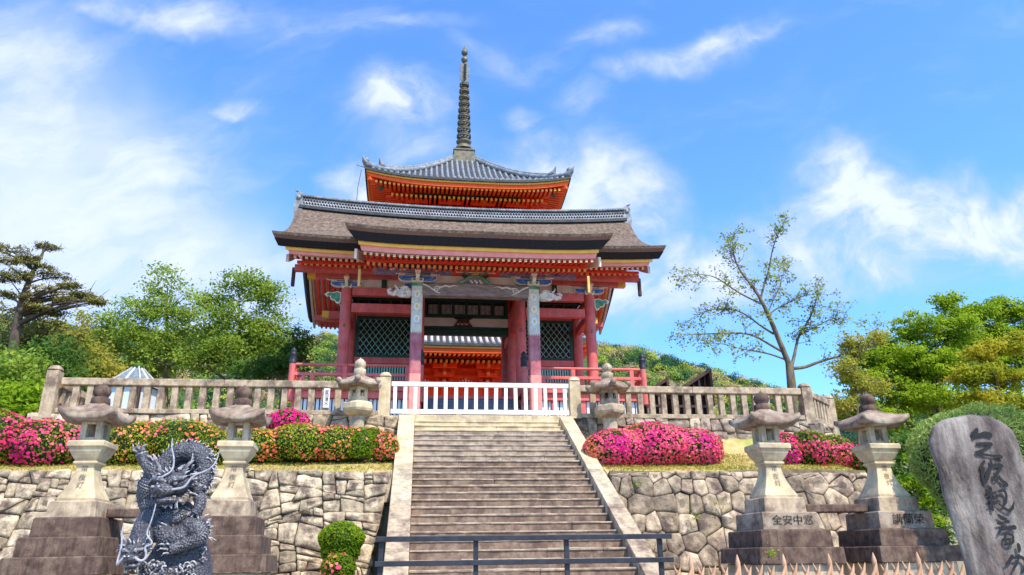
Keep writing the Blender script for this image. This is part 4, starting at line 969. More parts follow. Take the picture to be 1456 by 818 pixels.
q = MB(); q.tube([(PX-6.45, PY-6.4, 22.2), (PX-6.6, PY-6.4, 21.0), (PX-6.75, PY-6.4, 12.0)], .022, 5); q.bar((PX-6.75, PY-6.35, 22.55), (PX-5.9, PY-6.2, 22.35), .05, .05); q.build('earthing_cable', BRONZE, PG)
# ------------------------------------------------------------------ stone lanterns
def lantern_roof(mb, cx, cy, half, z0, h, n=4, rot=0., mi=0, neck=.16, lift=.07):
    per = 6; N = n*per
    def ring(scale, z, lf=0, rnd_=0.0):
        out = []
        for k in range(n):
            a0 = rot+2*math.pi*k/n; a1 = rot+2*math.pi*(k+1)/n
            for j in range(per):
                t = j/per; x = lerp(math.cos(a0), math.cos(a1), t); y = lerp(math.sin(a0), math.sin(a1), t); e = abs(2*t-1)**3
                if rnd_: L = math.hypot(x, y); x, y = lerp(x, x/L*.86, rnd_), lerp(y, y/L*.86, rnd_)
                s = half*scale*(1+.045*e*(lf > 0)); out.append((cx+s*x, cy+s*y, z+lf*e))
        return out
    mb.loft([ring(.34, z0+.03), ring(.60, z0), ring(.97, z0+.005, lift), ring(1.0, z0+.035, lift), ring(.985, z0+.10, lift), ring(.82, z0+.09+h*.24, lift*.5), ring(.62, z0+.085+h*.50, lift*.2), ring(.44, z0+.085+h*.76, 0, .3), ring(.29, z0+.085+h*.92, 0, .6), ring(neck/half, z0+.085+h, 0, 1)], mi, True)
def bud(mb, cx, cy, z, r, h, mi=0):
    mb.lathe(cx, cy, [(r*.95, z), (r*1.05, z+h*.10), (r*.98, z+h*.32), (r*.72, z+h*.36), (r*.70, z+h*.40), (r*.88, z+h*.47), (r*.97, z+h*.60), (r*.86, z+h*.75), (r*.5, z+h*.87), (r*.12, z+h*.94), (.006, z+h)], 18, mi)
def frame_box(mb, cx, cy, h, z0, z1, win, mi=0, n=4, rot=0):
    """fire chamber: corner posts, sill and head around open windows"""
    t = h*.58
    for sx in (-1, 1):
        for sy in (-1, 1): mb.box(min(cx+sx*h, cx+sx*(h-t)), max(cx+sx*h, cx+sx*(h-t)), min(cy+sy*h, cy+sy*(h-t)), max(cy+sy*h, cy+sy*(h-t)), z0, z1, mi)
    e = .003
    for za, zb in ((z0, z0+(z1-z0)*.20), (z1-(z1-z0)*.18, z1)):
        mb.box(cx-h+t, cx+h-t, cy-h+e, cy-h+t-e, za+e, zb-e, mi); mb.box(cx-h+t, cx+h-t, cy+h-t+e, cy+h-e, za+e, zb-e, mi)
        mb.box(cx-h+e, cx-h+t-e, cy-h+t, cy+h-t, za+e, zb-e, mi); mb.box(cx+h-t+e, cx+h-e, cy-h+t, cy+h-t, za+e, zb-e, mi)
def big_lantern(label, x, y, ped_text):
    k_ = 1.0 if x > 0 else .94
    o = thing('stone_lantern', label, 'stone lantern', (x, y, -.75), 'large stone lanterns on stepped pedestals')
    m = MB(); m.box(x-.68*k_, x+.68*k_, y-.68*k_, y+.68*k_, -.80, -.045)
    m.build('foundation_block', GRANITE, o, bevel=.02)
    for hw, z0, z1, mt in ((.76, -.04, .215, GRANITE_D), (.64, .22, .495, GRANITE_D), (.515, .50, .785, GRANITE_D), (.385, .79, 1.035, GRANITE_M)):
        m = MB(); m.square(x, y, [(hw*k_, z0), (hw*k_-.012, z1-.02), (hw*k_-.03, z1)]); p = m.build('pedestal_step', GRANITE_R if hw == .515 and ped_text else mt, o, bevel=.012)
        if hw == .515 and ped_text:
            vs, fs = text_shape(ped_text, .185 if len(ped_text) < 4 else .172)
            # carved panel, paler, with dark letters
            t = MB(); sp = 1.10; t.add([(x+.03+a*sp, y-hw+.004+.006*(b+.14)-.010, .64+b) for a, b in vs], fs); t.build('carved_letters', INK, p, org=ORG[o.name], recalc=False)
    m = MB()
    prof = [(h_*k_, z_) for h_, z_ in ((.30, 1.035), (.305, 1.075), (.29, 1.11), (.245, 1.20), (.20, 1.31), (.168, 1.42), (.148, 1.52), (.146, 1.565), (.160, 1.60), (.195, 1.615), (.195, 1.65), (.17, 1.66))]
    m.square(x, y, prof, 0); m.build('shaft', GRANITE_Y, o, bevel=.014)
    for ch, z, yy in (('常', 1.535, .148), ('夜', 1.395, .178), ('灯', 1.275, .217)):
        vs, fs = text_shape(ch, .105); yy *= k_; sl = {1.535: .10, 1.395: .28, 1.275: .38}[z]
        t = MB(); t.add([(x+a*1.1, y-yy-.012+sl*b, z+b) for a, b in vs], fs); t.build('shaft_inscription', INKGREY, o, recalc=False)
    m = MB(); m.square(x, y, [(h_*k_, z_) for h_, z_ in ((.17, 1.662), (.20, 1.70), (.255, 1.80), (.275, 1.865), (.298, 1.87), (.302, 1.885), (.302, 1.955), (.285, 1.97))]); m.build('light_platform', GRANITE_Y if x > 0 else GRANITE_Y, o, bevel=.012)
    m = MB(); frame_box(m, x, y, .178*k_, 1.972, 2.30, .12); m.build('fire_chamber', GRANITE, o, bevel=.012)
    m = MB(); lantern_roof(m, x, y, .635*k_, 2.275, .245, 4, math.pi/4, 0, .165, .115); m.build('roof', GRANITE_R, o)
    m = MB(); bud(m, x, y, 2.565, .145, .40); m.build('finial', GRANITE_D, o)
    o.rotation_euler = (R_(rnd.uniform(-.5, .5)), R_(rnd.uniform(-.6, .6)), R_(rnd.uniform(-2.5, 2.5)))
    return o
big_lantern('outermost big stone lantern at the frame edge with wide roof before the pinkest azalea hedge', -5.19, 13.0, '')
big_lantern('big stone lantern on dark steps half hidden behind the dragon statue', -2.93, 13.0, '')
big_lantern('big stone lantern whose stepped pedestal is carved with four black characters', 6.27, 13.0, '全安中窓')
big_lantern('big stone lantern whose stepped pedestal is carved with three characters next to the inscribed monument', 8.38, 13.0, '講蘭榮')
for a, b, label in ((-5.19, -2.93, 'dark stone beam bridging the two lantern pedestals behind the dragon'), (6.27, 8.38, 'dark stone beam bridging the two lantern pedestals with carved characters')):
    s = MB(); s.box(a+.41, b-.41, 12.86, 13.16, .79, .925); c = s.build('stone_beam', GRANITE_D, None, bevel=.02, org=((a+b)/2, 13, .79)); tag(c, label, 'stone beam')
def hex_lantern(label, x, y):
    o = thing('stone_lantern', label, 'stone lantern', (x, y, 2.72), 'six sided stone lanterns at the stair head'); R = math.pi/6*0+math.pi/2*0+math.pi/6
    m = MB(); m.lathe(x, y, [(.30, 2.6), (.30, 2.80), (.23, 2.84)], 6, 0, R, False); m.build('base', GRANITE_M, o, bevel=.015)
    m = MB(); m.lathe(x, y, [(.205, 2.84), (.19, 2.95), (.185, 3.2), (.19, 3.5), (.205, 3.58)], 16); m.build('shaft', GRANITE, o)
    m = MB(); m.lathe(x, y, [(.20, 3.58), (.30, 3.62), (.40, 3.70), (.425, 3.76), (.425, 3.88), (.39, 3.92), (.30, 3.95)], 6, 0, R, False); m.build('light_platform', GRANITE_Y if x < 2 else GRANITE_M, o, bevel=.02)
    m = MB(); rr = .255
    for k in range(6):
        a = R+k*math.pi/3; b = R+(k+1)*math.pi/3; A = np.array([x+rr*math.cos(a), y+rr*math.sin(a)]); B = np.array([x+rr*math.cos(b), y+rr*math.sin(b)])
        d = (B-A); L = np.linalg.norm(d); d /= L; nn = np.array([d[1], -d[0]])*.03
        def pan(s0, s1, z0, z1): c = A+d*(s0+s1)/2-nn; m.obox((c[0], c[1], (z0+z1)/2), (d[0]*(s1-s0)/2, d[1]*(s1-s0)/2, 0), (nn[0], nn[1], 0), (0, 0, (z1-z0)/2))
        pan(0, L*.28, 3.95, 4.33); pan(L*.72, L, 3.95, 4.33); pan(L*.28, L*.72, 3.95, 4.08); pan(L*.28, L*.72, 4.24, 4.33)
        if k % 2 == 0 and k != 4: m.box(x-.01, x+.01, y-.01, y+.01, 3.95, 3.96)
    m.build('fire_chamber', GRANITE_Y if x < 2 else GRANITE_M, o, bevel=.008)
    m = MB(); lantern_roof(m, x, y, .58, 4.31, .26, 6, R, 0, .17, .05)
    for k in range(6):
        a = R+k*math.pi/3; m.ball((x+.56*math.cos(a), y+.56*math.sin(a), 4.46), (.08, .08, .085), 0, 8, 6)
    m.build('roof', GRANITE_R, o)
    m = MB(); bud(m, x, y, 4.655, .155, .47); m.build('finial', GRANITE if x < 2 else GRANITE_M, o)
hex_lantern('pale six sided stone lantern standing among orange azaleas left of the stair head', -1.50, 19.2)
hex_lantern('darker six sided stone lantern rising behind the pink azalea mound right of the stair head', 5.05, 19.2)

# ------------------------------------------------------------------ inscribed monument
TY = 6.5
o = thing('stone_monument', 'tall rounded natural stone slab carved with large black brush characters', 'monument', (5.3, TY, -1.0))
tilt = lambda z: (z-1.3)*.055
edge = [(1320, 624), (1326, 605), (1340, 596), (1358, 591), (1382, 588), (1404, 590), (1424, 597), (1440, 612), (1449, 632), (1456, 655), (1466, 690), (1476, 735), (1484, 780), (1492, 830)]
left_e = [(1380, 830), (1371, 800), (1360, 765), (1349, 730), (1341, 700), (1334, 670), (1326, 645)]
def onface(px, py, off=0.): p = at(px, py, TY); return np.array([p[0], TY+off, p[2]])
pts = [onface(*q) for q in left_e+edge]; pts = [np.array([p[0], TY, p[2]]) for p in pts]
a, b = pts[0].copy(), pts[-1].copy(); a[2] = b[2] = -1.1; a[0] -= .0; b[0] += .05; pts = [a]+pts+[b]
# resample outline densely and roughen it
dn = []
for i in range(len(pts)):
    p, q = pts[i], pts[(i+1) % len(pts)]; n = max(1, int(np.linalg.norm(q-p)/.05))
    for k in range(n): dn.append(p+(q-p)*k/n)
dn = [p+np.array([.012*mnoise.noise(Vector((p[0]*7, p[2]*7, 1))), 0, .012*mnoise.noise(Vector((p[0]*7, p[2]*7, 5)))]) for p in dn]
cen = np.mean(dn, axis=0)
def tring(s, dy, j=.0): return [(cen[0]+(p[0]-cen[0])*s+dy*.72, TY+dy+j*mnoise.noise(Vector((p[0]*4*s, p[2]*4, dy*9+3))), cen[2]+(p[2]-cen[2])*(s if p[2] > -1 else 1)) for p in dn]
m = MB(); m.loft([tring(.93, .36, .02), tring(1.0, .26, .02), tring(1.0, .06, .02), tring(.985, .018, .006), tring(.955, .0, .004), tring(.7, 0, .006), tring(.4, 0, .006), tring(.12, 0, .004)], 0, True)
TAB = mat('monument_rock', (.062, .047, .044), (.19, .152, .138), 7, .88, 1.0, 34, (.42, .38, .33), .65, 1.7, streak=.4, zs=.5, detail=12)
m.build('slab', TAB, o)
SK = 0
def stroke(mb, pts_, w):
    """one brush stroke: crop pixel points and half widths"""
    P = []
    for (cx, cy) in pts_:
        px, py = 1320+cx/3.434, 580+cy/3.434; p = onface(px, py); P.append(np.array([p[0], TY-.012, p[2]]))
    w = [q*.00192 for q in w]
    # smooth resampling
    T = np.linspace(0, len(P)-1, (len(P)-1)*5+1); X = np.array(P); xs = np.column_stack([np.interp(T, range(len(P)), X[:, i]) for i in range(3)]); ws = np.interp(T, range(len(P)), w)
    for _ in range(2):
        ys_ = xs.copy(); ys_[1:-1] = (xs[:-2]+2*xs[1:-1]+xs[2:])/4; xs = ys_
    L_, R2 = [], []
    for i in range(len(xs)):
        d = xs[min(i+1, len(xs)-1)]-xs[max(i-1, 0)]; d /= np.linalg.norm(d)+1e-9; nrm = np.array([-d[2], 0, d[0]])*ws[i]; L_.append(xs[i]+nrm); R2.append(xs[i]-nrm)
    global SK; SK += 1; yo = TY-.0125-.0006*(SK % 60); n = len(xs); vs = L_+R2
    mb.add([(v[0], yo, v[2]) for v in vs], [(i, i+1, n+i+1, n+i) for i in range(n-1)])
    for e, rr in ((0, ws[0]), (-1, ws[-1])):
        mb.add([(xs[e][0]+rr*math.cos(q), yo-.0003*(1 if e == 0 else .5), xs[e][2]+rr*math.sin(q)) for q in np.linspace(0, 2*math.pi, 11)[:-1]], [tuple(range(10))])
CH = [  # the five brushed characters, top to bottom
 [([(232, 108), (222, 130), (215, 148)], [9, 16, 8]), ([(215, 130), (245, 136), (272, 128), (296, 134)], [14, 9, 13, 14]), ([(232, 178), (262, 176), (302, 178)], [7, 7, 9]), ([(300, 180), (270, 204), (232, 216)], [8, 6, 4]), ([(232, 222), (268, 230), (310, 236), (350, 240)], [11, 6, 6, 9])],
 [([(266, 262), (252, 288), (248, 300)], [6, 9, 5]), ([(262, 296), (256, 330), (268, 366)], [9, 7, 8]), ([(284, 300), (276, 330), (276, 352)], [5, 6, 4]), ([(296, 256), (302, 276), (290, 318), (286, 348)], [5, 8, 7, 4]), ([(302, 286), (326, 280), (350, 284)], [6, 7, 9]), ([(348, 286), (334, 312), (306, 344), (320, 356), (340, 338)], [7, 6, 6, 5, 5]), ([(312, 322), (340, 346), (372, 376)], [5, 8, 12])],
 [([(288, 388), (300, 396), (276, 414)], [8, 7, 5]), ([(284, 424), (304, 420), (322, 414)], [6, 5, 5]), ([(300, 408), (296, 446), (306, 500)], [5, 6, 7]), ([(284, 452), (308, 446), (326, 440)], [5, 5, 4]), ([(286, 480), (310, 472), (328, 464)], [5, 5, 4]), ([(334, 410), (360, 402), (372, 424), (370, 466), (352, 480)], [6, 8, 7, 6, 4]), ([(334, 432), (352, 436)], [4, 5]), ([(336, 470), (352, 484), (384, 506), (402, 490), (408, 462)], [5, 6, 8, 8, 3])],
 [([(334, 526), (350, 540), (368, 544)], [7, 11, 8]), ([(330, 566), (358, 562), (380, 556)], [6, 6, 8]), ([(352, 578), (340, 600), (332, 616)], [7, 6, 4]), ([(338, 598), (372, 590), (410, 584)], [6, 8, 11]), ([(366, 618), (360, 646), (376, 668), (404, 656), (402, 622), (374, 616)], [6, 6, 7, 7, 6, 5]), ([(374, 644), (392, 640)], [6, 4])],
 [([(428, 670), (432, 690), (430, 704)], [9, 10, 6]), ([(398, 726), (384, 748), (368, 762)], [9, 8, 4]), ([(408, 734), (440, 728), (460, 742), (462, 786), (440, 806)], [5, 8, 8, 9, 5]), ([(430, 720), (420, 760), (400, 792)], [6, 6, 5])]]
m = MB()
for chh in CH:
    for s_ in chh: stroke(m, *s_)
m.build('brush_characters', INK, o, recalc=False)
m = MB()
def crackline(pl, w):
    for i in range(len(pl)-1): stroke(m, [pl[i], pl[i+1]], [w, w])
crackline([(62, 262), (80, 300), (118, 410), (150, 510), (215, 590), (270, 650), (325, 705), (352, 752)], 1.5); m.build('crack', GAP, o, recalc=False)
# ------------------------------------------------------------------ dragon statue
DY = 9.5
def dmat():
    m = bpy.data.materials.new('dragon_bronze'); m.use_nodes = True; N = m.node_tree.nodes; L = m.node_tree.links; b = N['Principled BSDF']
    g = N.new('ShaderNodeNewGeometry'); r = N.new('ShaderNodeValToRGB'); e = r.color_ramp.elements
    e[0].position = .45; e[0].color = (.008, .009, .016, 1); e[1].position = .575; e[1].color = (.50, .48, .49, 1); k = e.new(.512); k.color = (.062, .062, .076, 1)  # pointiness ramp paints highlights on convex edges and shade into creases
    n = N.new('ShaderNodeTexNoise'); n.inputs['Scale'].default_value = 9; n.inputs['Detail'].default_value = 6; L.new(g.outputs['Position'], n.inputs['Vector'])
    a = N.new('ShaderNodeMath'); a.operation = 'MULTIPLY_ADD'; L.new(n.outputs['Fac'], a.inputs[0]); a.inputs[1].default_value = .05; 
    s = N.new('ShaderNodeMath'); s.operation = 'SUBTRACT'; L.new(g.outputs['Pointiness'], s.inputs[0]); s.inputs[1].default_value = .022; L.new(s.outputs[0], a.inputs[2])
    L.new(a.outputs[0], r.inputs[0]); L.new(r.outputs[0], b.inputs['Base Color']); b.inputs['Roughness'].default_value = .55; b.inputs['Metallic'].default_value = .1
    v = N.new('ShaderNodeTexVoronoi'); v.inputs['Scale'].default_value = 34; L.new(g.outputs['Position'], v.inputs['Vector'])
    bp = N.new('ShaderNodeBump'); bp.inputs['Strength'].default_value = .9; bp.inputs['Distance'].default_value = .02; bp.invert = True; L.new(v.outputs['Distance'], bp.inputs['Height']); L.new(bp.outputs[0], b.inputs['Normal'])
    return m
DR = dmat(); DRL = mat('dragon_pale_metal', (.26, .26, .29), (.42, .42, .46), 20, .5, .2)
PXM = DY/FPX/4.13
def dp(cx, cy, dy=0.):
    p = at(180+cx/4.13, 620+cy/4.13, DY); return np.array([p[0], DY+dy, p[2]])
def smooth_path(pts, rad, n=7):
    X = np.array(pts); T = np.linspace(0, len(X)-1, (len(X)-1)*n+1); xs = np.column_stack([np.interp(T, range(len(X)), X[:, i]) for i in range(3)]); rs = np.interp(T, range(len(X)), rad)
    for _ in range(10):
        y = xs.copy(); y[1:-1] = (xs[:-2]+2*xs[1:-1]+xs[2:])/4; xs = y
    return xs, rs
dr = thing('dragon_statue', 'dark metal statue of two coiling dragons with long whiskers and raised claw', 'statue', (-2.75, DY, -1.0))
body = MB(); rr = random.Random(4)
def coil(pts, dys, rad, n=14, scales=True, fin=None):
    P = [dp(c[0], c[1], d) for c, d in zip(pts, dys)]; R_l = [r*PXM for r in rad]; xs, rs = smooth_path(P, R_l, 9)
    body.tube(list(xs), list(rs), n)
    if scales:   # overlapping scales standing off the skin
        for i in range(2, len(xs)-2):
            d = xs[i+1]-xs[i-1]; d /= np.linalg.norm(d)+1e-9; u = np.cross(d, [0, 1, 0.01]); u /= np.linalg.norm(u); w = np.cross(d, u); m = max(8, int(rs[i]*2*math.pi/.034))
            for k in range(m):
                a = 2*math.pi*(k+.5*(i % 2))/m; o = math.cos(a)*u+math.sin(a)*w
                if o[1] > .45: continue
                c = xs[i]+o*rs[i]; body.obox(c+o*.003, d*.011+o*.006, np.cross(d, o)*.012, o*.006)
    if fin:
        for i in range(2, len(xs)-1, 2):
            d = xs[min(i+1, len(xs)-1)]-xs[i-1]; d /= np.linalg.norm(d)+1e-9; o = np.array([-d[2], -.15, d[0]])*fin; c = xs[i]+o*rs[i]*.85
            body.tube([c, c+o*.035+d*.01, c+o*.075+d*.04], [.022, .014, .003], 5)
def spike(a, b, c, r0, n=5): body.tube([a, b, c], [r0, r0*.65, .003], n)
# rock and waves
rs = []
for cy, half, ctr in ((980, 230, 250), (860, 205, 255), (760, 170, 280), (680, 150, 300), (600, 120, 310), (520, 100, 310), (430, 85, 300), (380, 40, 300)):
    c = dp(ctr, cy, .16); rs.append([c+np.array([half*PXM*math.cos(a)*(1+.12*mnoise.noise(Vector((cy*.02, a*2, 1)))), .75*half*PXM*math.sin(a), 0]) for a in np.linspace(0, 2*math.pi, 25)[:-1]])
body.loft(rs, 0, True)
for k in range(70):
    cx, cy = rr.uniform(90, 410), rr.uniform(745, 860); c = dp(cx, cy, -.05-.20*max(0, 1-abs(cx-250)/190)+rr.uniform(-.03, .03))
    a = rr.uniform(0, 6.28); R1 = rr.uniform(.02, .05); body.tube([c+np.array([R1*math.cos(a+t)*(1-t*.12), -.01*t, R1*math.sin(a+t)*(1-t*.12)]) for t in np.linspace(0, 5, 9)], [.016*(1-.6*t/8) for t in range(9)], 5)
# upper dragon: coil, arch, throat
coil([(150, 430), (120, 370), (150, 300), (190, 230), (245, 130), (330, 88), (415, 98), (462, 145), (468, 215), (440, 290), (395, 350)], [.10, .02, -.04, .0, .06, .05, .02, .0, -.02, -.04, -.02], [42, 52, 60, 52, 46, 48, 48, 44, 40, 38, 34], fin=1)
coil([(110, 430), (135, 400), (190, 390), (235, 430)], [.02, -.04, -.02, .06], [30, 42, 44, 36], fin=None)
# belly loop and hind leg
coil([(400, 440), (330, 470), (245, 490), (215, 545), (250, 600), (330, 600), (390, 545), (430, 490)], [.05, -.02, -.04, -.05, -.08, -.08, -.05, 0], [34, 40, 48, 54, 54, 56, 50, 40])
for k in range(9): a = math.radians(150+k*22); c = dp(290+62*math.cos(a), 545-55*math.sin(a), -.16); body.tube([c+np.array([-.05, 0, .02]), c+np.array([0, -.022, 0]), c+np.array([.05, 0, -.02])], [.008, .013, .008], 5)
coil([(370, 520), (430, 555), (455, 590), (400, 625), (330, 655), (285, 668)], [-.05, -.10, -.14, -.16, -.18, -.18], [50, 48, 36, 27, 24, 22], scales=True)
for (a, b), (c, d) in zip(((275, 650), (275, 668), (285, 690), (300, 655)), ((205, 648), (198, 684), (225, 716), (250, 640))):
    spike(dp(a, b, -.19), dp((a+c)/2, (b+d)/2-12, -.23), dp(c, d, -.20), .018)
for k in range(26):  # flame tufts behind the leg
    a = rr.uniform(-.5, .9); s = dp(rr.uniform(420, 470), rr.uniform(500, 600), rr.uniform(-.12, .0)); L1 = rr.uniform(.07, .16)
    e = s+np.array([L1*math.cos(a), rr.uniform(-.03, .03), L1*math.sin(a)]); spike(s, (s+e)/2+np.array([0, -.02, .02]), e, .019)
for q in ((350, 190, .15, 95), (395, 235, .12, 70), (300, 170, .12, 60)): body.ball(dp(q[0], q[1], q[2]), (q[3]*PXM, .10, q[3]*PXM), 0, 14, 9)
# raised fore claw
coil([(200, 300), (185, 235), (150, 190), (118, 140), (108, 110)], [-.08, -.10, -.12, -.12, -.12], [36, 34, 27, 24, 26])
for pl in ([(105, 110), (70, 95), (66, 55)], [(108, 105), (92, 70), (104, 48)], [(116, 106), (128, 70), (150, 62)], [(125, 125), (165, 135), (190, 160)], [(125, 135), (150, 165), (180, 178)]):
    body.tube([dp(*q, -.14-.02*i) for i, q in enumerate(pl)], [.026, .020, .004], 7)
for k in range(14): s = dp(rr.uniform(110, 190), rr.uniform(130, 240), -.04); e = s+np.array([rr.uniform(-.10, -.03), 0, rr.uniform(-.02, .09)]); spike(s, (s+e)/2+np.array([0, 0, .015]), e, .015)
coil([(430, 350), (450, 390), (440, 430), (420, 460)], [-.06, -.10, -.12, -.12], [30, 26, 22, 20])
for pl in ([(420, 455), (400, 480), (410, 500)], [(430, 460), (440, 488), (430, 505)], [(410, 450), (380, 462), (372, 480)]): body.tube([dp(*q, -.14) for q in pl], [.018, .013, .003], 6)
def head(C, sc, dy, yawx):
    """horned dragon face: skull, brows, muzzle, nostrils, open jaw with teeth, ears, mane"""
    P = lambda a, b, d=0.: dp(C[0]+a*sc, C[1]+b*sc, dy+d*sc)
    U = PXM*sc
    body.ball(P(0, 0, 0), (88*U, .15*sc, 62*U), 0, 16, 10)
    body.ball(P(-42*yawx, 42, -.12), (62*U, .12*sc, 36*U), 0, 14, 8)          # muzzle
    body.ball(P(-66*yawx, 40, -.18), (32*U, .06*sc, 24*U), 0, 10, 6)
    body.ball(P(-22*yawx, 98, -.08), (54*U, .10*sc, 22*U), 0, 12, 6)          # lower jaw
    for e in (-1, 1):
        ex = -12*yawx+e*44
        body.tube([P(ex-e*34, 0, -.15), P(ex, -20, -.17), P(ex+e*34, -26, -.11), P(ex+e*58, -46, -.04)], [.022*sc, .034*sc, .028*sc, .008], 7)
        body.ball(P(ex, 0, -.145), .034*sc, 0, 8, 6)
        body.ball(P(-66*yawx+e*17, 28, -.23), (.022*sc, .02, .018*sc), 0, 7, 5)
        body.tube([P(ex+e*20, -46, .0), P(ex+e*34, -100, .05), P(ex+e*66, -138, .08), P(ex+e*70, -180, .07)], [.036*sc, .030*sc, .022*sc, .004], 7)
        body.tube([P(e*82, -10, 0), P(e*118, -28, -.02), P(e*140, -8, -.02)], [.04*sc, .034*sc, .005], 6)
        for k in range(5): a = P(-60*yawx+e*12+k*15*e*.6, 66, -.17+.02*k); spike(a, a-np.array([0, 0, .02*sc]), a-np.array([0, .01, .042*sc]), .010*sc)
    for k in range(42):
        a = rr.uniform(-2.7, -.1) if k < 26 else rr.uniform(.1, 2.9); c0, s0 = math.cos(a), math.sin(a)
        s = P(70*c0+10, 50*s0+6, .03); L1 = rr.uniform(50, 105); e = P((70+L1)*c0+14*rr.uniform(-1, 1), (50+L1*.8)*s0+14*rr.uniform(-1, 1), .02+rr.uniform(-.05, .05))
        spike(s, (s+e)/2+np.array([rr.uniform(-.02, .02), -.035, rr.uniform(-.01, .03)]), e, .024*sc)
    for k in range(14): s = P(-50+rr.uniform(0, 90), 104, -.08); e = s+np.array([rr.uniform(-.02, .05), -.02, -rr.uniform(.05, .12)*sc]); spike(s, (s+e)/2, e, .016*sc)
head((300, 290), 1.0, -.17, 1)
# lower dragon
coil([(190, 440), (150, 480), (118, 540), (110, 610), (100, 670)], [.0, -.05, -.08, -.12, -.16], [46, 50, 52, 54, 50], fin=-1)
head((92, 690), .72, -.27, .25)
for k in range(90):
    cx, cy = rr.choice([(470, 150), (460, 250), (440, 320), (478, 205), (420, 250), (400, 210)]); s = dp(cx+rr.uniform(-25, 25), cy+rr.uniform(-35, 35), rr.uniform(-.08, .05)); a = rr.uniform(-1.2, .9); L1 = rr.uniform(.05, .13)
    e = s+np.array([L1*math.cos(a), rr.uniform(-.04, .02), L1*math.sin(a)]); spike(s, (s+e)/2+np.array([0, -.02, .015]), e, .018)
for k in range(16): s = dp(rr.uniform(425, 445), rr.uniform(640, 740), .0); e = s+np.array([rr.uniform(.03, .09), -.02, rr.uniform(-.05, .07)]); spike(s, (s+e)/2, e, .016)
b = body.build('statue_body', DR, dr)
rm = b.modifiers.new('remesh', 'REMESH'); rm.mode = 'VOXEL'; rm.voxel_size = .0085; rm.use_smooth_shade = True
bpy.context.view_layer.update(); dg = bpy.context.evaluated_depsgraph_get(); nm = bpy.data.meshes.new_from_object(b.evaluated_get(dg)); b.modifiers.clear(); old = b.data; b.data = nm; bpy.data.meshes.remove(old); nm.name = 'statue_body'
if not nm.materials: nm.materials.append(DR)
for pl, dys in (([(232, 322), (236, 285), (262, 250), (306, 236), (322, 190), (318, 130), (300, 90), (306, 32)], -.34), ([(262, 338), (320, 330), (388, 322), (404, 285), (430, 250), (480, 232), (535, 205), (560, 165), (574, 108)], -.34),
           ([(64, 716), (30, 745), (14, 770), (22, 715), (42, 650), (34, 590), (40, 540)], -.42), ([(118, 716), (150, 742), (178, 725), (182, 690), (160, 652), (205, 648), (212, 628), (180, 600), (172, 575), (196, 520), (214, 450), (222, 410)], -.40)):
    m = MB(); P = [dp(q[0], q[1], dys+.10*i/len(pl)) for i, q in enumerate(pl)]; xs, rs = smooth_path(P, [.014]*len(pl), 5); rs = [.0165*(1-.6*i/len(xs)) for i in range(len(xs))]; m.tube(list(xs), rs, 6); m.build('whisker', DRL, dr)
m = MB(); bx = dp(250, 1000, .16); m.box(bx[0]-.62, bx[0]+.62, DY-.36, DY+.68, -1.2, dp(250, 960)[2]); m.build('plinth', GRANITE_D, dr, bevel=.02)
# ------------------------------------------------------------------ plants
def quads_object(name, parent, C, Nrm, size, mats, midx=None, aspect=.55, shape='leaf', kind=None):
    """many small separate faces with centre C, facing Nrm"""
    C = np.asarray(C, float); n = len(C); Nrm = np.asarray(Nrm, float); Nrm = Nrm/(np.linalg.norm(Nrm, axis=1, keepdims=True)+1e-9)
    t = nrng.normal(size=(n, 3)); t -= Nrm*np.sum(t*Nrm, axis=1, keepdims=True); t /= np.linalg.norm(t, axis=1, keepdims=True)+1e-9; b = np.cross(Nrm, t)
    s = (size*nrng.uniform(.65, 1.35, n))[:, None]
    if shape == 'leaf':
        V = np.stack([C-t*s*.5, C+b*s*aspect*.5-t*s*.06+Nrm*s*.06, C+t*s*.5-Nrm*s*.05, C-b*s*aspect*.5-t*s*.06+Nrm*s*.06], axis=1); k = 4
    else:
        k = 5; V = np.stack([C+s*.5*(math.cos(2*math.pi*i/5)*t+math.sin(2*math.pi*i/5)*b)+Nrm*s*.08*(1 if i % 2 else 0) for i in range(5)], axis=1)
    org = ORG.get(parent.name, np.zeros(3)) if parent is not None else np.zeros(3)
    V = V.reshape(-1, 3)-org; me = bpy.data.meshes.new(name); me.vertices.add(n*k); me.vertices.foreach_set('co', V.ravel())
    me.loops.add(n*k); me.loops.foreach_set('vertex_index', np.arange(n*k)); me.polygons.add(n); me.polygons.foreach_set('loop_start', np.arange(0, n*k, k)); me.polygons.foreach_set('loop_total', np.full(n, k))
    for m in (mats if isinstance(mats, (list, tuple)) else [mats]): me.materials.append(m)
    if midx is not None: me.polygons.foreach_set('material_index', np.asarray(midx, np.int32))
    me.update(calc_edges=True); o = bpy.data.objects.new(name, me); link(o, parent); ORG[o.name] = org
    if kind: o['kind'] = kind
    return o
L_MAPLE = leafmat('maple_leaf', [(.10, .18, .012), (.22, .35, .02), (.37, .51, .03), (.52, .58, .05)], .55)
L_GOLD = leafmat('golden_leaf', [(.18, .24, .018), (.34, .38, .028), (.52, .47, .04), (.62, .36, .05)], .55)
L_GREEN = leafmat('broad_leaf', [(.11, .17, .02), (.21, .32, .04), (.36, .48, .07), (.50, .60, .13)], .55)
L_DARK = leafmat('dark_leaf', [(.04, .095, .02), (.10, .20, .035), (.18, .32, .05)], .55)
L_PINE = leafmat('pine_needle', [(.06, .07, .022), (.15, .15, .04), (.26, .24, .065), (.36, .30, .09)], .25)
L_OLIVE = leafmat('olive_leaf', [(.17, .20, .03), (.33, .35, .05), (.48, .46, .08), (.52, .36, .10)], .55)
L_CLIP = leafmat('clipped_pine_needle', [(.18, .28, .055), (.34, .46, .11), (.52, .62, .23)], .3)
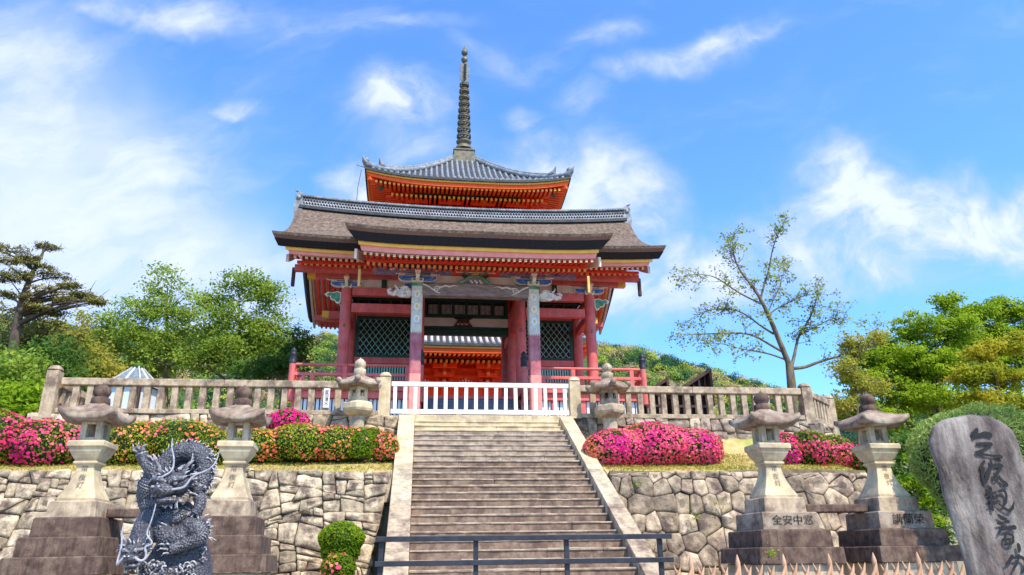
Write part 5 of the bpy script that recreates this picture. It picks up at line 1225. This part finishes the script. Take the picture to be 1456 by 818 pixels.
L_AZ = leafmat('azalea_leaf', [(0.053, 0.112, 0.010), (0.150, 0.225, 0.016), (0.315, 0.375, 0.026), (0.540, 0.450, 0.039)], .35)
L_LIME = leafmat('lime_leaf', [(.10, .20, .012), (.22, .36, .016), (.42, .54, .03)], .55)
L_BARE = leafmat('sparse_leaf', [(.16, .22, .04), (.32, .40, .08), (.48, .54, .14)], .55)
L_AZT = leafmat('azalea_tip_leaf', [(.08, .16, .012), (.22, .32, .02), (.40, .46, .035), (.56, .34, .05)], .4)
F_PINK = leafmat('pink_petal', [(.76, .025, .13), (.88, .085, .22), (.90, .27, .34)], .3, .6)
F_MAG = leafmat('magenta_petal', [(.70, .010, .17), (.82, .02, .24), (.74, .05, .38)], .3, .6)
F_CORAL = leafmat('coral_petal', [(.80, .12, .06), (.85, .22, .12), (.85, .30, .22)], .3, .6)
F_ORANGE = leafmat('orange_petal', [(.78, .20, .03), (.84, .30, .08), (.80, .34, .16)], .3, .6)
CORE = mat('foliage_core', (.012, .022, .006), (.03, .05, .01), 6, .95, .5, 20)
L_FOREST = leafmat('forest_leaf', [(.014, .045, .018), (.035, .095, .025), (.085, .15, .03), (.18, .21, .05), (.24, .20, .09)], .3)
for nd in L_FOREST.node_tree.nodes:
    if nd.bl_idname == 'ShaderNodeTexNoise': nd.inputs['Scale'].default_value = .11

def clump_leaves(cents, per, cr, flat=.55):
    c = np.repeat(np.asarray(cents), per, axis=0); n = len(c); d = nrng.normal(size=(n, 3))*np.array([cr, cr, cr*flat])*.62
    nr = nrng.normal(size=(n, 3))*.65+np.array([.1, -.45, .75]); return c+d, nr
def tree(label, base, trunk, ells, leafm, leaf=.15, per=45, cr=.45, flat=.55, bark=None, limbs=26, name='tree', group=None, cat='tree', aspect=.55, seed=1, mult=1.):
    """tapered trunk, limbs reaching into leaf clumps spread through the crown's ellipsoids (centre, radii, clump count)"""
    r = random.Random(seed); bark = bark or TRUNK
    o = thing(name, label, cat, base, group); cents = []
    for c, rad, n in ells:
        for _ in range(int(n*mult)):
            d = np.array([r.gauss(0, 1) for _ in range(3)]); d /= np.linalg.norm(d); q = r.random()**.45; cents.append(np.array(c)+d*q*np.array(rad))
    tp = [np.array(p, float) for p, _ in trunk]; tr = [w for _, w in trunk]
    m = MB(); xs, rs = smooth_path(tp, tr, 4); m.tube(list(xs), list(rs), 9)
    for c in r.sample(cents, min(limbs, len(cents))):
        c = np.array(c); hd = math.hypot(c[0]-xs[-1][0], c[1]-xs[-1][1]); i = int(np.argmin(np.abs(xs[:, 2]-(c[2]-.35*hd-.1)))); i = max(len(xs)//4, i); s = xs[i]; L = np.linalg.norm(c-s); mid = (s+c)/2+np.array([r.uniform(-.1, .1)*L, r.uniform(-.1, .1)*L, .12*L])
        pp, rr_ = smooth_path([s, s*.6+mid*.4, mid, c], [min(rs[i]*.6, .03*L+.015), .018*L+.008, .010*L+.006, .006], 3); m.tube(list(pp), list(rr_), 6)
        for _ in range(2):
            k = r.randint(len(pp)//2, len(pp)-1); e = pp[k]+np.array([r.gauss(0, .25), r.gauss(0, .25), r.gauss(.1, .2)])*min(1.2, L*.4); m.tube([pp[k], (pp[k]+e)/2+np.array([0, 0, .04]), e], [.016, .010, .004], 4)
    m.build('trunk', bark, o, recalc=False)
    C, Nn = clump_leaves(cents, per, cr, flat); quads_object('crown', o, C, Nn, leaf, leafm, aspect=aspect)
    return o
def E(px, py, y, rx, ry, rz, n): return (tuple(at(px, py, y)), (rx, ry, rz), n)
def T(px, py, y, w): return (tuple(at(px, py, y)), w)
def gp(px, y): p = at(px, 600, y); return (p[0], y, ground_z(p[0], y)-.1)

# broadleaf trees behind the balustrade on the left
def trk(px0, px1, py1, y, w): b = gp(px0, y); t = at(px1, py1, y); return [(b, w*.8), ((b[0]*.6+t[0]*.4, y, b[2]*.6+t[2]*.4), w*.55), (tuple(t), w*.10)]
GL = 'trees behind the long balustrade'
tree('tall light green tree behind the balustrade, its thin top reaching into the sky', gp(245, 35), trk(245, 238, 410, 35, .26),
     [E(232, 400, 35, .9, .9, .9, 16), E(215, 440, 35, 1.5, 1.3, 1.1, 44), E(262, 450, 35, 1.3, 1.3, 1.2, 40), E(180, 480, 35, 1.6, 1.4, 1.1, 46), E(240, 500, 35, 2.2, 1.6, 1.2, 64), E(160, 455, 35, .6, .6, .4, 8), E(205, 525, 35, 1.8, 1.2, .8, 36)], L_GREEN, .15, 60, .40, seed=3, group=GL)
tree('rounder green tree with dark stem showing, between the balustrade and the gate', gp(345, 33), trk(345, 340, 430, 33, .24),
     [E(350, 405, 33, 1.2, 1, .55, 30), E(305, 420, 33, .8, .8, .6, 16), E(385, 425, 33, .9, .9, .7, 26), E(320, 460, 33, 1.5, 1.3, 1.0, 50), E(378, 470, 33, 1.4, 1.3, 1.0, 46), E(345, 500, 33, 2.0, 1.4, 1.0, 60), E(290, 510, 33, 1.2, 1.0, .8, 30), E(405, 510, 33, .9, 1.0, .9, 26)], L_GREEN, .15, 60, .40, bark=TRUNKDK, seed=5, group=GL)
tree('low dark spreading tree close to the red corner post of the gate', gp(400, 30), trk(398, 405, 500, 30, .14),
     [E(395, 520, 30, 1.3, .8, .55, 36), E(430, 480, 30, .45, .5, .35, 10), E(362, 530, 30, 1.0, .8, .5, 22), E(415, 505, 30, .6, .6, .5, 18)], L_DARK, .13, 55, .32, seed=8, group=GL)
# old pine
P0_ = gp(18, 30)
pine = [(8, 352, .75), (40, 368, .6), (66, 352, .45), (30, 392, .8), (75, 392, .75), (100, 408, .5), (55, 412, .9), (118, 420, .45), (20, 420, .7), (90, 428, .5), (5, 395, .6), (135, 429, .4), (122, 424, .45), (48, 436, .5), (75, 445, .45), (15, 372, .6), (58, 378, .5)]
tree('tall dark old pine with flat layered boughs against the sky', P0_, [(P0_, .24), T(16, 520, 30, .20), T(22, 460, 30, .17), T(36, 410, 30, .12), T(52, 375, 30, .07), T(66, 350, 30, .03)],
     [E(px, py, 30+((i*37) % 5-2)*.35, w*1.05, w*.8, .07, 13) for i, (px, py, w) in enumerate(pine)], L_PINE, .15, 40, .22, flat=.35, bark=TRUNKDK, limbs=70, name='pine_tree', aspect=.28, seed=12)
GF = 'bushy trees below the pine'
for i, (px, py, y, s, m_, lab) in enumerate(((40, 470, 32, 1.5, L_PINE, 'brownish conifer foliage spreading just below the old pine'), (110, 480, 36, 1.5, L_OLIVE, 'olive bushy tree on the slope right below the tip of the pine'), (15, 530, 27, 1.2, L_GREEN, 'light green bushy tree beside the end post, lowest at the frame edge'), (75, 510, 30, 1.3, L_DARK, 'dark bushy tree right behind the end post of the long balustrade'), (130, 515, 33, 1.1, L_OLIVE, 'pale bushy tree behind the balustrade beside the pale metal roof'), (30, 570, 24, .9, L_LIME, 'bright green bush at the foot of the slope behind the pink azaleas'))):
    b = gp(px, y); c = at(px, py, y)
    tree(lab, b, [(b, .14), ((c[0], y, c[2]), .05)], [((c[0], y, c[2]), (s*1.15, s, s*.75), 46), ((c[0]-.5*s, y-.4, c[2]-.7*s), (s, s*.9, s*.6), 34), ((c[0]+.5*s, y-.3, c[2]-.6*s), (s, s*.9, s*.6), 34)], m_, .17, 46, .42, limbs=14, seed=20+i, group=GF)

# right side: maples
GR = 'maples on the right'
tree('tall green maple behind the rightmost lantern with yellowish layered sprays', gp(1330, 27), trk(1325, 1330, 470, 27, .20),
     [E(1305, 470, 27, 1.1, 1, .7, 40), E(1345, 430, 27, .55, .6, .5, 16), E(1360, 465, 27, .9, .9, .6, 30), E(1270, 510, 27, 1.3, 1.1, .6, 46), E(1330, 520, 27, 1.5, 1.2, .6, 50), E(1240, 545, 27, 1.2, 1.0, .6, 40), E(1300, 565, 27, 1.7, 1.2, .6, 52), E(1215, 580, 27, .9, .9, .45, 26), E(1265, 600, 27, 1.3, 1, .5, 34), E(1225, 510, 27, .7, .7, .4, 18), E(1290, 530, 27.5, 1.5, .8, .8, 44), E(1350, 500, 27.5, 1.1, .8, .8, 34), E(1345, 570, 27.5, 1.5, 1, .8, 44), E(1300, 525, 28, 2.2, 1.1, 1.3, 80), E(1250, 490, 27.5, .6, .6, .4, 16)], L_MAPLE, .13, 52, .26, flat=.4, seed=31, mult=1.8, group=GR)
tree('golden orange tinted maple standing right of the green maple', gp(1410, 24), trk(1405, 1415, 500, 24, .17),
     [E(1405, 500, 24, .8, .8, .4, 26), E(1440, 490, 24, .6, .7, .4, 18), E(1385, 535, 24, .9, .8, .4, 28), E(1435, 535, 24, .9, .8, .5, 30), E(1400, 570, 24, 1.1, .9, .4, 30), E(1450, 575, 24, .8, .8, .4, 20)], L_GOLD, .12, 50, .24, flat=.4, mult=1.8, seed=33, group=GR)
tree('dark green tall maple at the right frame edge behind the golden one', gp(1440, 31), trk(1440, 1440, 460, 31, .2),
     [E(1395, 445, 31, .9, .9, .45, 22), E(1440, 445, 31, 1.1, 1, .5, 34), E(1470, 470, 31, 1.1, 1, .7, 34), E(1410, 480, 31, 1.2, 1, .6, 34), E(1460, 520, 31, 1.4, 1.1, .9, 44), E(1390, 520, 31, 1.3, 1.1, .8, 36), E(1430, 575, 31, 2.0, 1.2, .9, 50), E(1375, 480, 31, 1.0, .9, .7, 26), E(1420, 430, 31, .5, .5, .3, 10), E(1450, 490, 31, 1.4, 1, .9, 40), E(1415, 500, 31.5, 2.2, 1.1, 1.7, 90), E(1375, 447, 31, .8, .7, .4, 20)], L_MAPLE, .14, 52, .28, flat=.45, seed=35, mult=1.8, group=GR)
tree('small olive brown tinged tree under the leaning bough of the sparse tree', gp(1212, 25), trk(1212, 1214, 515, 25, .10),
     [E(1215, 490, 25, .7, .6, .45, 24), E(1245, 480, 25, .3, .4, .3, 8), E(1200, 525, 25, .75, .7, .4, 26), E(1232, 550, 25, .8, .7, .4, 26), E(1192, 575, 25, .6, .6, .35, 18)], L_OLIVE, .12, 44, .28, flat=.45, seed=37, group=GR)
tree('dark leafy shrub filling the gap between the rightmost lantern and the monument', gp(1300, 17), trk(1300, 1305, 660, 17, .08),
     [E(1300, 640, 17, .6, .6, .5, 34), E(1330, 690, 17, .6, .6, .5, 34), E(1300, 720, 17, .6, .6, .5, 34), E(1330, 750, 17, .6, .6, .6, 34), E(1275, 670, 17, .35, .4, .3, 12)], L_DARK, .11, 46, .22, limbs=12, name='shrub', cat='shrub', seed=39)
tree('bright lime green shrub just right of the shaft of the rightmost lantern', gp(1300, 15.6), trk(1300, 1302, 690, 15.6, .05),
     [E(1296, 688, 15.6, .30, .3, .14, 16), E(1318, 712, 15.6, .28, .3, .14, 10), E(1322, 742, 15.6, .3, .3, .2, 10), E(1300, 650, 15.6, .25, .3, .14, 6)], L_LIME, .09, 44, .15, flat=.5, limbs=8, name='shrub', cat='shrub', seed=40)
# clipped pine dome behind the monument
cp = thing('clipped_pine', 'smooth domed clipped pine right behind the inscribed monument', 'pine', gp(1400, 12)); c0 = at(1400, 655, 12.2)
m = MB(); b0 = gp(1400, 12); m.tube([b0, (c0[0]-.1, 12.1, .2), (c0[0], 12.2, c0[2])], [.14, .11, .07], 8); m.build('trunk', TRUNKDK, cp)
pts = []; nr = []
lob = [((c0[0], 12.2, c0[2]+.05), (1.25, 1.0, .92)), ((c0[0]+.9, 12.3, c0[2]+.05), (1.1, 1.0, .85)), ((c0[0]-.62, 11.95, c0[2]-.45), (.55, .6, .55))]
def shell(lobes, n, jit=.03, low=-.35, noise_amp=.0, seed=0):
    P, Q = [], []; w = np.array([l[1][0]*l[1][1]+l[1][0]*l[1][2] for l in lobes]); w = w/w.sum()
    while len(P) < n:
        i = nrng.choice(len(lobes), p=w); c, r = np.array(lobes[i][0]), np.array(lobes[i][1]); d = nrng.normal(size=3); d /= np.linalg.norm(d)
        if d[2] < low: continue
        k = 1+noise_amp*mnoise.noise(Vector(tuple((c+d*r)*3.1+seed))); p = c+d*r*k*(1-abs(nrng.normal())*jit)
        if any(j != i and np.sum(((p-np.array(l[0]))/np.array(l[1]))**2) < .86 for j, l in enumerate(lobes)): continue
        P.append(p); Q.append(d/r)
    return np.array(P), np.array(Q)
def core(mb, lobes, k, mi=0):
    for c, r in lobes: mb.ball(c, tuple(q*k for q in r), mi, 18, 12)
P_, Q_ = shell(lob, 19000, .06, -.85, .12)
Q_ = Q_/np.linalg.norm(Q_, axis=1, keepdims=True); tdir = np.cross(Q_, nrng.normal(size=Q_.shape)); quads_object('needles', cp, P_, tdir+.25*Q_, .085, L_CLIP, aspect=.22)
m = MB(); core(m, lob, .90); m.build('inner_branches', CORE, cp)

# sparse tree, limb by limb
BY = 26.
bt = thing('sparse_tree', 'nearly bare leaning tree with sparse leaves against the sky right of the gate', 'tree', gp(1127, BY)); m = MB(); tips = []
rb = random.Random(9)
def limb(pts_, w0, w1, twigs=6, tw=.62, leafy=1.0):
    n = len(pts_); ph = rb.uniform(0, 6); P = [np.array([*at(px, py, BY)])+np.array([0, .9*math.sin(ph+i*.9)*(i/n), 0]) for i, (px, py) in enumerate(pts_)]
    xs, rs = smooth_path(P, list(np.linspace(w0*.56, w1*.55, n)), 5); m.tube(list(xs), list(rs), 7)
    for k in range(twigs*4):
        i = rb.randint(len(xs)//4, len(xs)-1); s = xs[i]; d = xs[min(i+1, len(xs)-1)]-xs[i-1]; d /= np.linalg.norm(d)+1e-9
        v = d*rb.uniform(.2, .8)+np.array([rb.gauss(0, .6), rb.gauss(0, .7), rb.gauss(.05, .5)]); v /= np.linalg.norm(v); L = tw*rb.uniform(.35, 1.0); pts2 = [s]
        for q in range(4): v = v+np.array([rb.gauss(0, .22), rb.gauss(0, .22), rb.gauss(.02, .2)]); v /= np.linalg.norm(v); pts2.append(pts2[-1]+v*L/4)
        r0 = min(rs[i]*.6, .017); m.tube(pts2, [r0, r0*.75, r0*.55, r0*.4, .006], 5)
        for e in range(3):
            s2 = pts2[rb.randint(1, 4)]; v2 = v+np.array([rb.gauss(0, .7), rb.gauss(0, .7), rb.gauss(0, .6)]); v2 /= np.linalg.norm(v2); e2 = s2+v2*L*.35; m.tube([s2, (s2+e2)/2+np.array([0, 0, .02]), e2], [.010, .008, .005], 4)
            if rb.random() < .72*leafy: tips.append(e2)
        if rb.random() < .6*leafy: tips.append(pts2[-1])
tw_b = gp(1125, BY); tb = at(1127, 545, BY); m.tube([tw_b, (tb[0]-.05, BY, tb[2]), tuple(at(1122, 515, BY))], [.20, .165, .14], 10)
limb([(1122, 518), (1105, 480), (1090, 452), (1078, 428), (1070, 405), (1058, 380), (1050, 350), (1046, 334)], .20, .02, 7)
limb([(1080, 432), (1086, 405), (1098, 380), (1104, 350), (1112, 325), (1117, 310)], .09, .012, 7)
limb([(1078, 430), (1052, 418), (1030, 408), (1010, 398), (990, 392), (977, 388)], .07, .012, 6)
limb([(1100, 475), (1075, 462), (1055, 448), (1030, 440), (1005, 438), (988, 448)], .08, .012, 7)
limb([(1112, 500), (1090, 490), (1065, 476), (1035, 474), (1005, 472), (985, 468), (976, 474)], .09, .012, 7)
limb([(1118, 512), (1095, 502), (1065, 500), (1040, 500), (1020, 492), (1005, 488)], .07, .012, 5, .7)
limb([(1126, 520), (1134, 495), (1138, 475), (1150, 458), (1152, 440), (1150, 425), (1160, 415)], .12, .012, 7)
limb([(1092, 448), (1108, 436), (1125, 428), (1145, 420), (1165, 428)], .06, .012, 6, .7, .6)
limb([(1138, 475), (1155, 468), (1175, 455), (1192, 458)], .05, .012, 6, .8)
limb([(1128, 524), (1148, 522), (1168, 512), (1190, 508), (1210, 504), (1230, 490), (1238, 474)], .13, .02, 6, .7)
limb([(1090, 450), (1098, 425), (1110, 408), (1116, 390), (1130, 372)], .05, .01, 6, .8)
limb([(1058, 380), (1040, 372), (1035, 350), (1034, 342)], .035, .01, 4, .6)
m.build('trunk_and_branches', TRUNK, bt, recalc=False)
C, Nn = clump_leaves(np.array(tips), 6, .17, .9); quads_object('leaves', bt, C, Nn, .12, L_BARE, aspect=.6)

# azaleas
def azalea(label, lobes, nleaf, flowers, seed, group='azaleas on the terrace', leafm=None, leaf=.055, fsize=.058, name='azalea_bush', top_bare=0., low=-.8, gate=.02):
    cx = np.mean([l[0][0] for l in lobes]); cy = np.mean([l[0][1] for l in lobes]); zb = min(l[0][2]-l[1][2]*.4 for l in lobes)
    o = thing(name, label, 'azalea' if flowers else 'shrub', (cx, cy, zb), group)
    P, Q = shell(lobes, nleaf, .05, low, .10, seed); Qn = Q/np.linalg.norm(Q, axis=1, keepdims=True)
    quads_object('foliage', o, P, Qn*.6+nrng.normal(size=P.shape)*.55+np.array([0, 0, .3]), leaf, leafm or L_AZ, aspect=.5)
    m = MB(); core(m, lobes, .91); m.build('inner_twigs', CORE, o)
    if flowers:
        tot = sum(f[1] for f in flowers); P, Q = shell(lobes, tot*8, .008, low, .10, seed); Qn = Q/np.linalg.norm(Q, axis=1, keepdims=True); keep, idx = [], []
        mats_ = [f[0] for f in flowers]; cum = np.cumsum([f[1] for f in flowers])/tot
        for i in range(len(P)):
            v = mnoise.noise(Vector(tuple(P[i]*2.2+seed*3.3)))*.5+mnoise.noise(Vector(tuple(P[i]*6.0+seed)))*.35
            if v < gate and nrng.random() < .86: continue
            if top_bare and Qn[i][2] > (.40 if top_bare > .85 else .72) and nrng.random() < top_bare: continue
            s = np.clip(.5+.9*mnoise.noise(Vector(tuple(P[i]*1.6+seed*7.7+20)))+nrng.normal()*.16, 0, .999); keep.append(i); idx.append(int(np.searchsorted(cum, s)))
            if len(keep) >= tot: break
        P, Qn = P[keep], Qn[keep]; quads_object('blossoms', o, P+Qn*.018, Qn+nrng.normal(size=P.shape)*.35, fsize, mats_, np.clip(idx, 0, len(mats_)-1), shape='flower', kind='stuff')
    return o
ez = lambda x, y, z, rx, ry, rz: ((x, y, z), (rx, ry, rz))
azalea('long rounded azalea mound covered in hot pink blossoms right of the stairs', [ez(4.75, 17.5, 2.50, .85, .75, .50), ez(5.6, 17.5, 2.58, 1.0, .8, .56), ez(6.5, 17.5, 2.52, .78, .75, .50)], 9000, [(F_CORAL, 1700), (F_PINK, 3500), (F_MAG, 600)], 1, top_bare=.35, gate=-.30)
azalea('big azalea bank with pink and magenta blossoms at the left frame edge', [ez(-10.4, 17.4, 2.55, 1.1, .8, .62), ez(-9.1, 17.4, 2.68, 1.1, .85, .62), ez(-7.9, 17.4, 2.55, .95, .75, .56)], 9000, [(F_CORAL, 1200), (F_PINK, 1900), (F_MAG, 600)], 2, top_bare=.3, gate=-.14)
azalea('green azalea bush with scattered orange blossoms between the two left hand lanterns', [ez(-6.25, 17.5, 2.58, .9, .8, .56), ez(-5.2, 17.6, 2.62, 1.0, .85, .56), ez(-4.35, 17.5, 2.48, .6, .7, .44)], 9500, [(F_ORANGE, 260), (F_CORAL, 340), (F_PINK, 90)], 3, leafm=L_AZT)
azalea('long low azalea hedge with orange red blossoms left of the stair kerb', [ez(-3.5, 17.5, 2.55, .75, .65, .42), ez(-2.6, 17.5, 2.62, .8, .65, .46), ez(-1.75, 17.5, 2.60, .62, .6, .44)], 9000, [(F_ORANGE, 300), (F_CORAL, 480), (F_PINK, 110)], 4, leafm=L_AZT)
azalea('light green clipped round end of the low azalea hedge without blossoms', [ez(-1.25, 17.35, 2.60, .36, .4, .40)], 2600, [(F_CORAL, 12)], 5, leafm=L_LIME)
azalea('small round azalea with coral blossoms touching the stair kerb', [ez(-.72, 17.5, 2.56, .33, .35, .36)], 2200, [(F_CORAL, 130), (F_PINK, 60)], 6)
azalea('small azalea under the pale six sided lantern', [ez(-1.05, 18.6, 2.95, .30, .28, .26)], 1500, [(F_CORAL, 90), (F_MAG, 30)], 7)
azalea('small vivid magenta azalea against the low wall under the balustrade', [ez(-3.15, 18.9, 3.34, .52, .35, .36)], 2400, [(F_MAG, 560), (F_PINK, 120)], 8, top_bare=.5, gate=-.2)
azalea('green topped azalea with pink blossoms on its front between the two right hand lanterns', [ez(9.55, 17.5, 2.50, .62, .65, .52), ez(10.2, 17.6, 2.48, .5, .6, .46)], 5200, [(F_PINK, 900), (F_CORAL, 260)], 9, top_bare=.92, gate=-.12)
azalea('vivid magenta azalea right beside the lantern with four carved characters', [ez(8.85, 17.45, 2.48, .45, .5, .45)], 2200, [(F_MAG, 560), (F_PINK, 400)], 10, gate=-.25)
azalea('small crimson azalea behind the rightmost lantern at the end of the wall', [ez(10.75, 17.2, 2.25, .35, .4, .36)], 1600, [(F_MAG, 130), (F_PINK, 150)], 11)
rb_ = azalea('round clipped green bush without blossoms at the foot of the wall beside the railing', [ez(-1.30, 14.6, .50, .41, .40, .30), ez(-1.30, 14.6, .30, .36, .36, .28)], 4200, [], 12, group=None, leafm=L_LIME, leaf=.05, name='clipped_bush', low=-.6)
m = MB(); m.tube([(-1.3, 14.6, -.8), (-1.28, 14.6, .3)], [.06, .04], 7); m.build('stem', TRUNKDK, rb_)
ab_ = azalea('small round azalea with a few pink blossoms below the clipped green bush', [ez(-1.28, 14.15, .0, .30, .30, .24), ez(-1.28, 14.15, -.2, .28, .28, .24)], 2400, [(F_PINK, 46), (F_CORAL, 14)], 13, group=None, leafm=L_LIME, leaf=.05, low=-.6)
m = MB(); m.tube([(-1.28, 14.15, -.8), (-1.28, 14.15, -.1)], [.05, .04], 7); m.build('stem', TRUNKDK, ab_)
# small weeds in the wall joints and on the pedestal
for label, (px, py, y), n, rr_, mm in (('small weed growing from a joint of the wall below the pink azalea mound', (903, 688, 15.88), 40, .07, L_GREEN), ('fern tuft in the wall below the lantern with four carved characters', (1022, 720, 15.72), 70, .12, L_OLIVE), ('fern tuft in the wall left of the other fern tuft', (988, 735, 15.62), 50, .10, L_GREEN), ('small green weed on the lowest step of the pedestal with four characters', (1096, 786, 12.12), 40, .07, L_LIME)):
    p = at(px, py, y); o = thing('weed', label, 'weed', tuple(p)); C = np.array(p)+nrng.normal(size=(n, 3))*np.array([rr_, .03, rr_*.7])+np.array([0, -.06, 0]); quads_object('leaves', o, C, nrng.normal(size=(n, 3))+np.array([0, -.8, .6]), .05, mm, aspect=.4)

# grass along the edge of the terrace
G_GRASS = leafmat('grass_blade', [(.10, .16, .012), (.26, .28, .02), (.48, .38, .08), (.58, .44, .16)], .4)
n = 16000; x = np.where(nrng.random(n) < .5, nrng.uniform(-11, -.5, n), nrng.uniform(4.2, 10.1, n)); y = 16.1+nrng.random(n)**1.6*2.6
z = np.array([ground_z(a, b) for a, b in zip(x, y)])+.06; nn = nrng.normal(size=(n, 3))*np.array([1, 1, .15]); C = np.stack([x, y, z], 1)
o = quads_object('grass', None, C, nn, .085, G_GRASS, aspect=.16); tag(o, 'short dry yellowish grass along the terrace edge above the walls', 'grass', kind='stuff')

# forest on the hillside: rounded crowns of differing greens
FM = [leafmat('forest_leaf', c, .3) for c in ([(.025, .075, .028), (.05, .14, .045)], [(.08, .15, .02), (.18, .28, .04)], [(.30, .33, .03), (.50, .48, .07)], [(.30, .21, .10), (.46, .34, .18)], [(.014, .05, .034), (.03, .09, .05)], [(.15, .27, .03), (.30, .42, .07)])]
C, Nn, mi_, rf = [], [], [], random.Random(77); k = 0
while k < 4200:
    y = rf.uniform(140, 350); x = y*rf.uniform(-.85, .80)
    if -.10 < x/y < .24 and rf.random() < .85: continue
    z = hill_h(x, y); r = rf.uniform(2.0, 4.2); n = 130; d = nrng.normal(size=(n, 3)); d /= np.linalg.norm(d, axis=1, keepdims=True); d[:, 2] = np.abs(d[:, 2])-.25; d[:, 1] -= .25
    q = nrng.uniform(.75, 1.08, n)[:, None]; C.append(np.array([x, y, z+r*.40])+d*q*np.array([r, r, r*.95])); Nn.append(d+nrng.normal(size=(n, 3))*.25)
    v = mnoise.noise(Vector((x*.03, y*.03, 9)))+rf.gauss(0, .48); c = 4 if v < -.45 else 0 if v < -.15 else 1 if v < .1 else 5 if v < .3 else 2 if v < .55 else 3
    if y > 315 and rf.random() < .5: c = 4
    mi_ += [c]*n; k += 1
o = quads_object('hillside_forest', None, np.concatenate(C), np.concatenate(Nn), .62, FM, mi_, aspect=.7); tag(o, 'mixed green forest covering the hillside behind the gate', 'forest', kind='stuff')
UNDER = mat('undergrowth', (.03, .06, .02), (.08, .13, .03), .6, .95, .6, 3)
hm = MB(); hm.grid(lambda a, b: (lerp(-320, 320, a), lerp(128, 352, b), hill_h(lerp(-320, 320, a), lerp(128, 352, b))+.2+.8*mnoise.noise(Vector((a*60, b*22, 1)))), 90, 40); tag(hm.build('hill', UNDER, recalc=False), kind='structure')

# ------------------------------------------------------------------ small buildings behind the balustrades
pv = thing('pavilion', 'small pavilion with a pale metal hipped roof behind the long balustrade', 'pavilion', tuple(at(188, 600, 30)[:2])+(3.0,))
c = at(190, 560, 30); ax, ay = c[0], 30.0; zt_ = at(190, 518, 30)[2]; ze_ = at(190, 552, 30)[2]; hw = .82
m = MB()
for k in range(4):
    a = k*math.pi/2+.5; b = a+math.pi/2; A = np.array([ax+hw*1.3*math.cos(a), ay+hw*1.3*math.sin(a), ze_]); B = np.array([ax+hw*1.3*math.cos(b), ay+hw*1.3*math.sin(b), ze_]); Tp = np.array([ax, ay, zt_])
    T1 = Tp+(A-Tp)*.10; T2 = Tp+(B-Tp)*.10
    m.add([A, B, T2, T1], [(0, 1, 2, 3)], 0)
    for t in np.linspace(0, 1, 3): m.bar(A*(1-t)+B*t+np.array([0, 0, .03]), T1*(1-t)+T2*t+np.array([0, 0, .03]), .05, .05, 1, (0, 0, 1))
m.add([(ax+.13*1.3*math.cos(k*math.pi/2+.5), ay+.13*1.3*math.sin(k*math.pi/2+.5), zt_-.10) for k in range(4)], [(0, 1, 2, 3)], 0); m.ball((ax, ay, zt_-.08), (.22, .22, .14), 2, 8, 5)
m.build('roof', [GLASSY, WHITE, L_DARK], pv)
m = MB(); m.lathe(ax, ay, [(hw*1.05, 3.0), (hw*1.05, ze_)], 4, 0, .5, False)
for k in range(4): a = k*math.pi/2+.5; m.box(ax+hw*1.1*math.cos(a)-.08, ax+hw*1.1*math.cos(a)+.08, ay+hw*1.1*math.sin(a)-.08, ay+hw*1.1*math.sin(a)+.08, 3.0, ze_, 1)
m.build('walls', [BLUEWHITE, DARKWOOD], pv)
for label, xl, xr, zlow, ztop, y in (('larger dark timber roof gable with slatted face above the right balustrade', 963, 1001, 553, 527, 30), ('smaller dark timber roof gable beside the red corner post right of the gate', 921, 941, 553, 540, 31)):
    a = at(xl, zlow, y); b = at(xr, ztop, y); o = thing('timber_hut', label, 'hut', ((a[0]+b[0])/2, y, 3.8)); w = b[0]-a[0]; sl = (b[2]-a[2])/w; x0 = a[0]-.25; z0 = a[2]-.25*sl; x1 = b[0]
    m = MB(); m.prism([(x0, z0), (x1+.10, b[2]), (x1+.10, b[2]-.16), (x0, z0-.20)], y-.3, y+2.4, 0); m.box(x1+.101, x1+.22, y-.3, y+2.4, z0-.6, b[2]+.03, 0); m.build('roof', DARKWOOD, o, bevel=.02)
    m = MB(); m.prism([(x0+.1, z0-.25), (x0+.3, z0-.22+.2*sl), (x1, b[2]-.2), (x1, 3.6), (x0+.1, 3.6)], y+.12, y+2.2, 0)
    k = x0+.2
    while k < x1: m.box(k-.04, k+.04, y-.02, y+.10, 3.7, z0-.22+(k-x0)*sl, 1 if int((k-x0)/.26) % 2 else 2); k += .26
    for zz in (a[2]-.25, a[2]-.75, a[2]-1.3): m.box(x0+.1, x1, y-.05, y-.021, zz-.05, zz+.05, 1)
    m.build('slatted_wall', [DARKVOID, DARKWOOD, GREYWOOD], o)
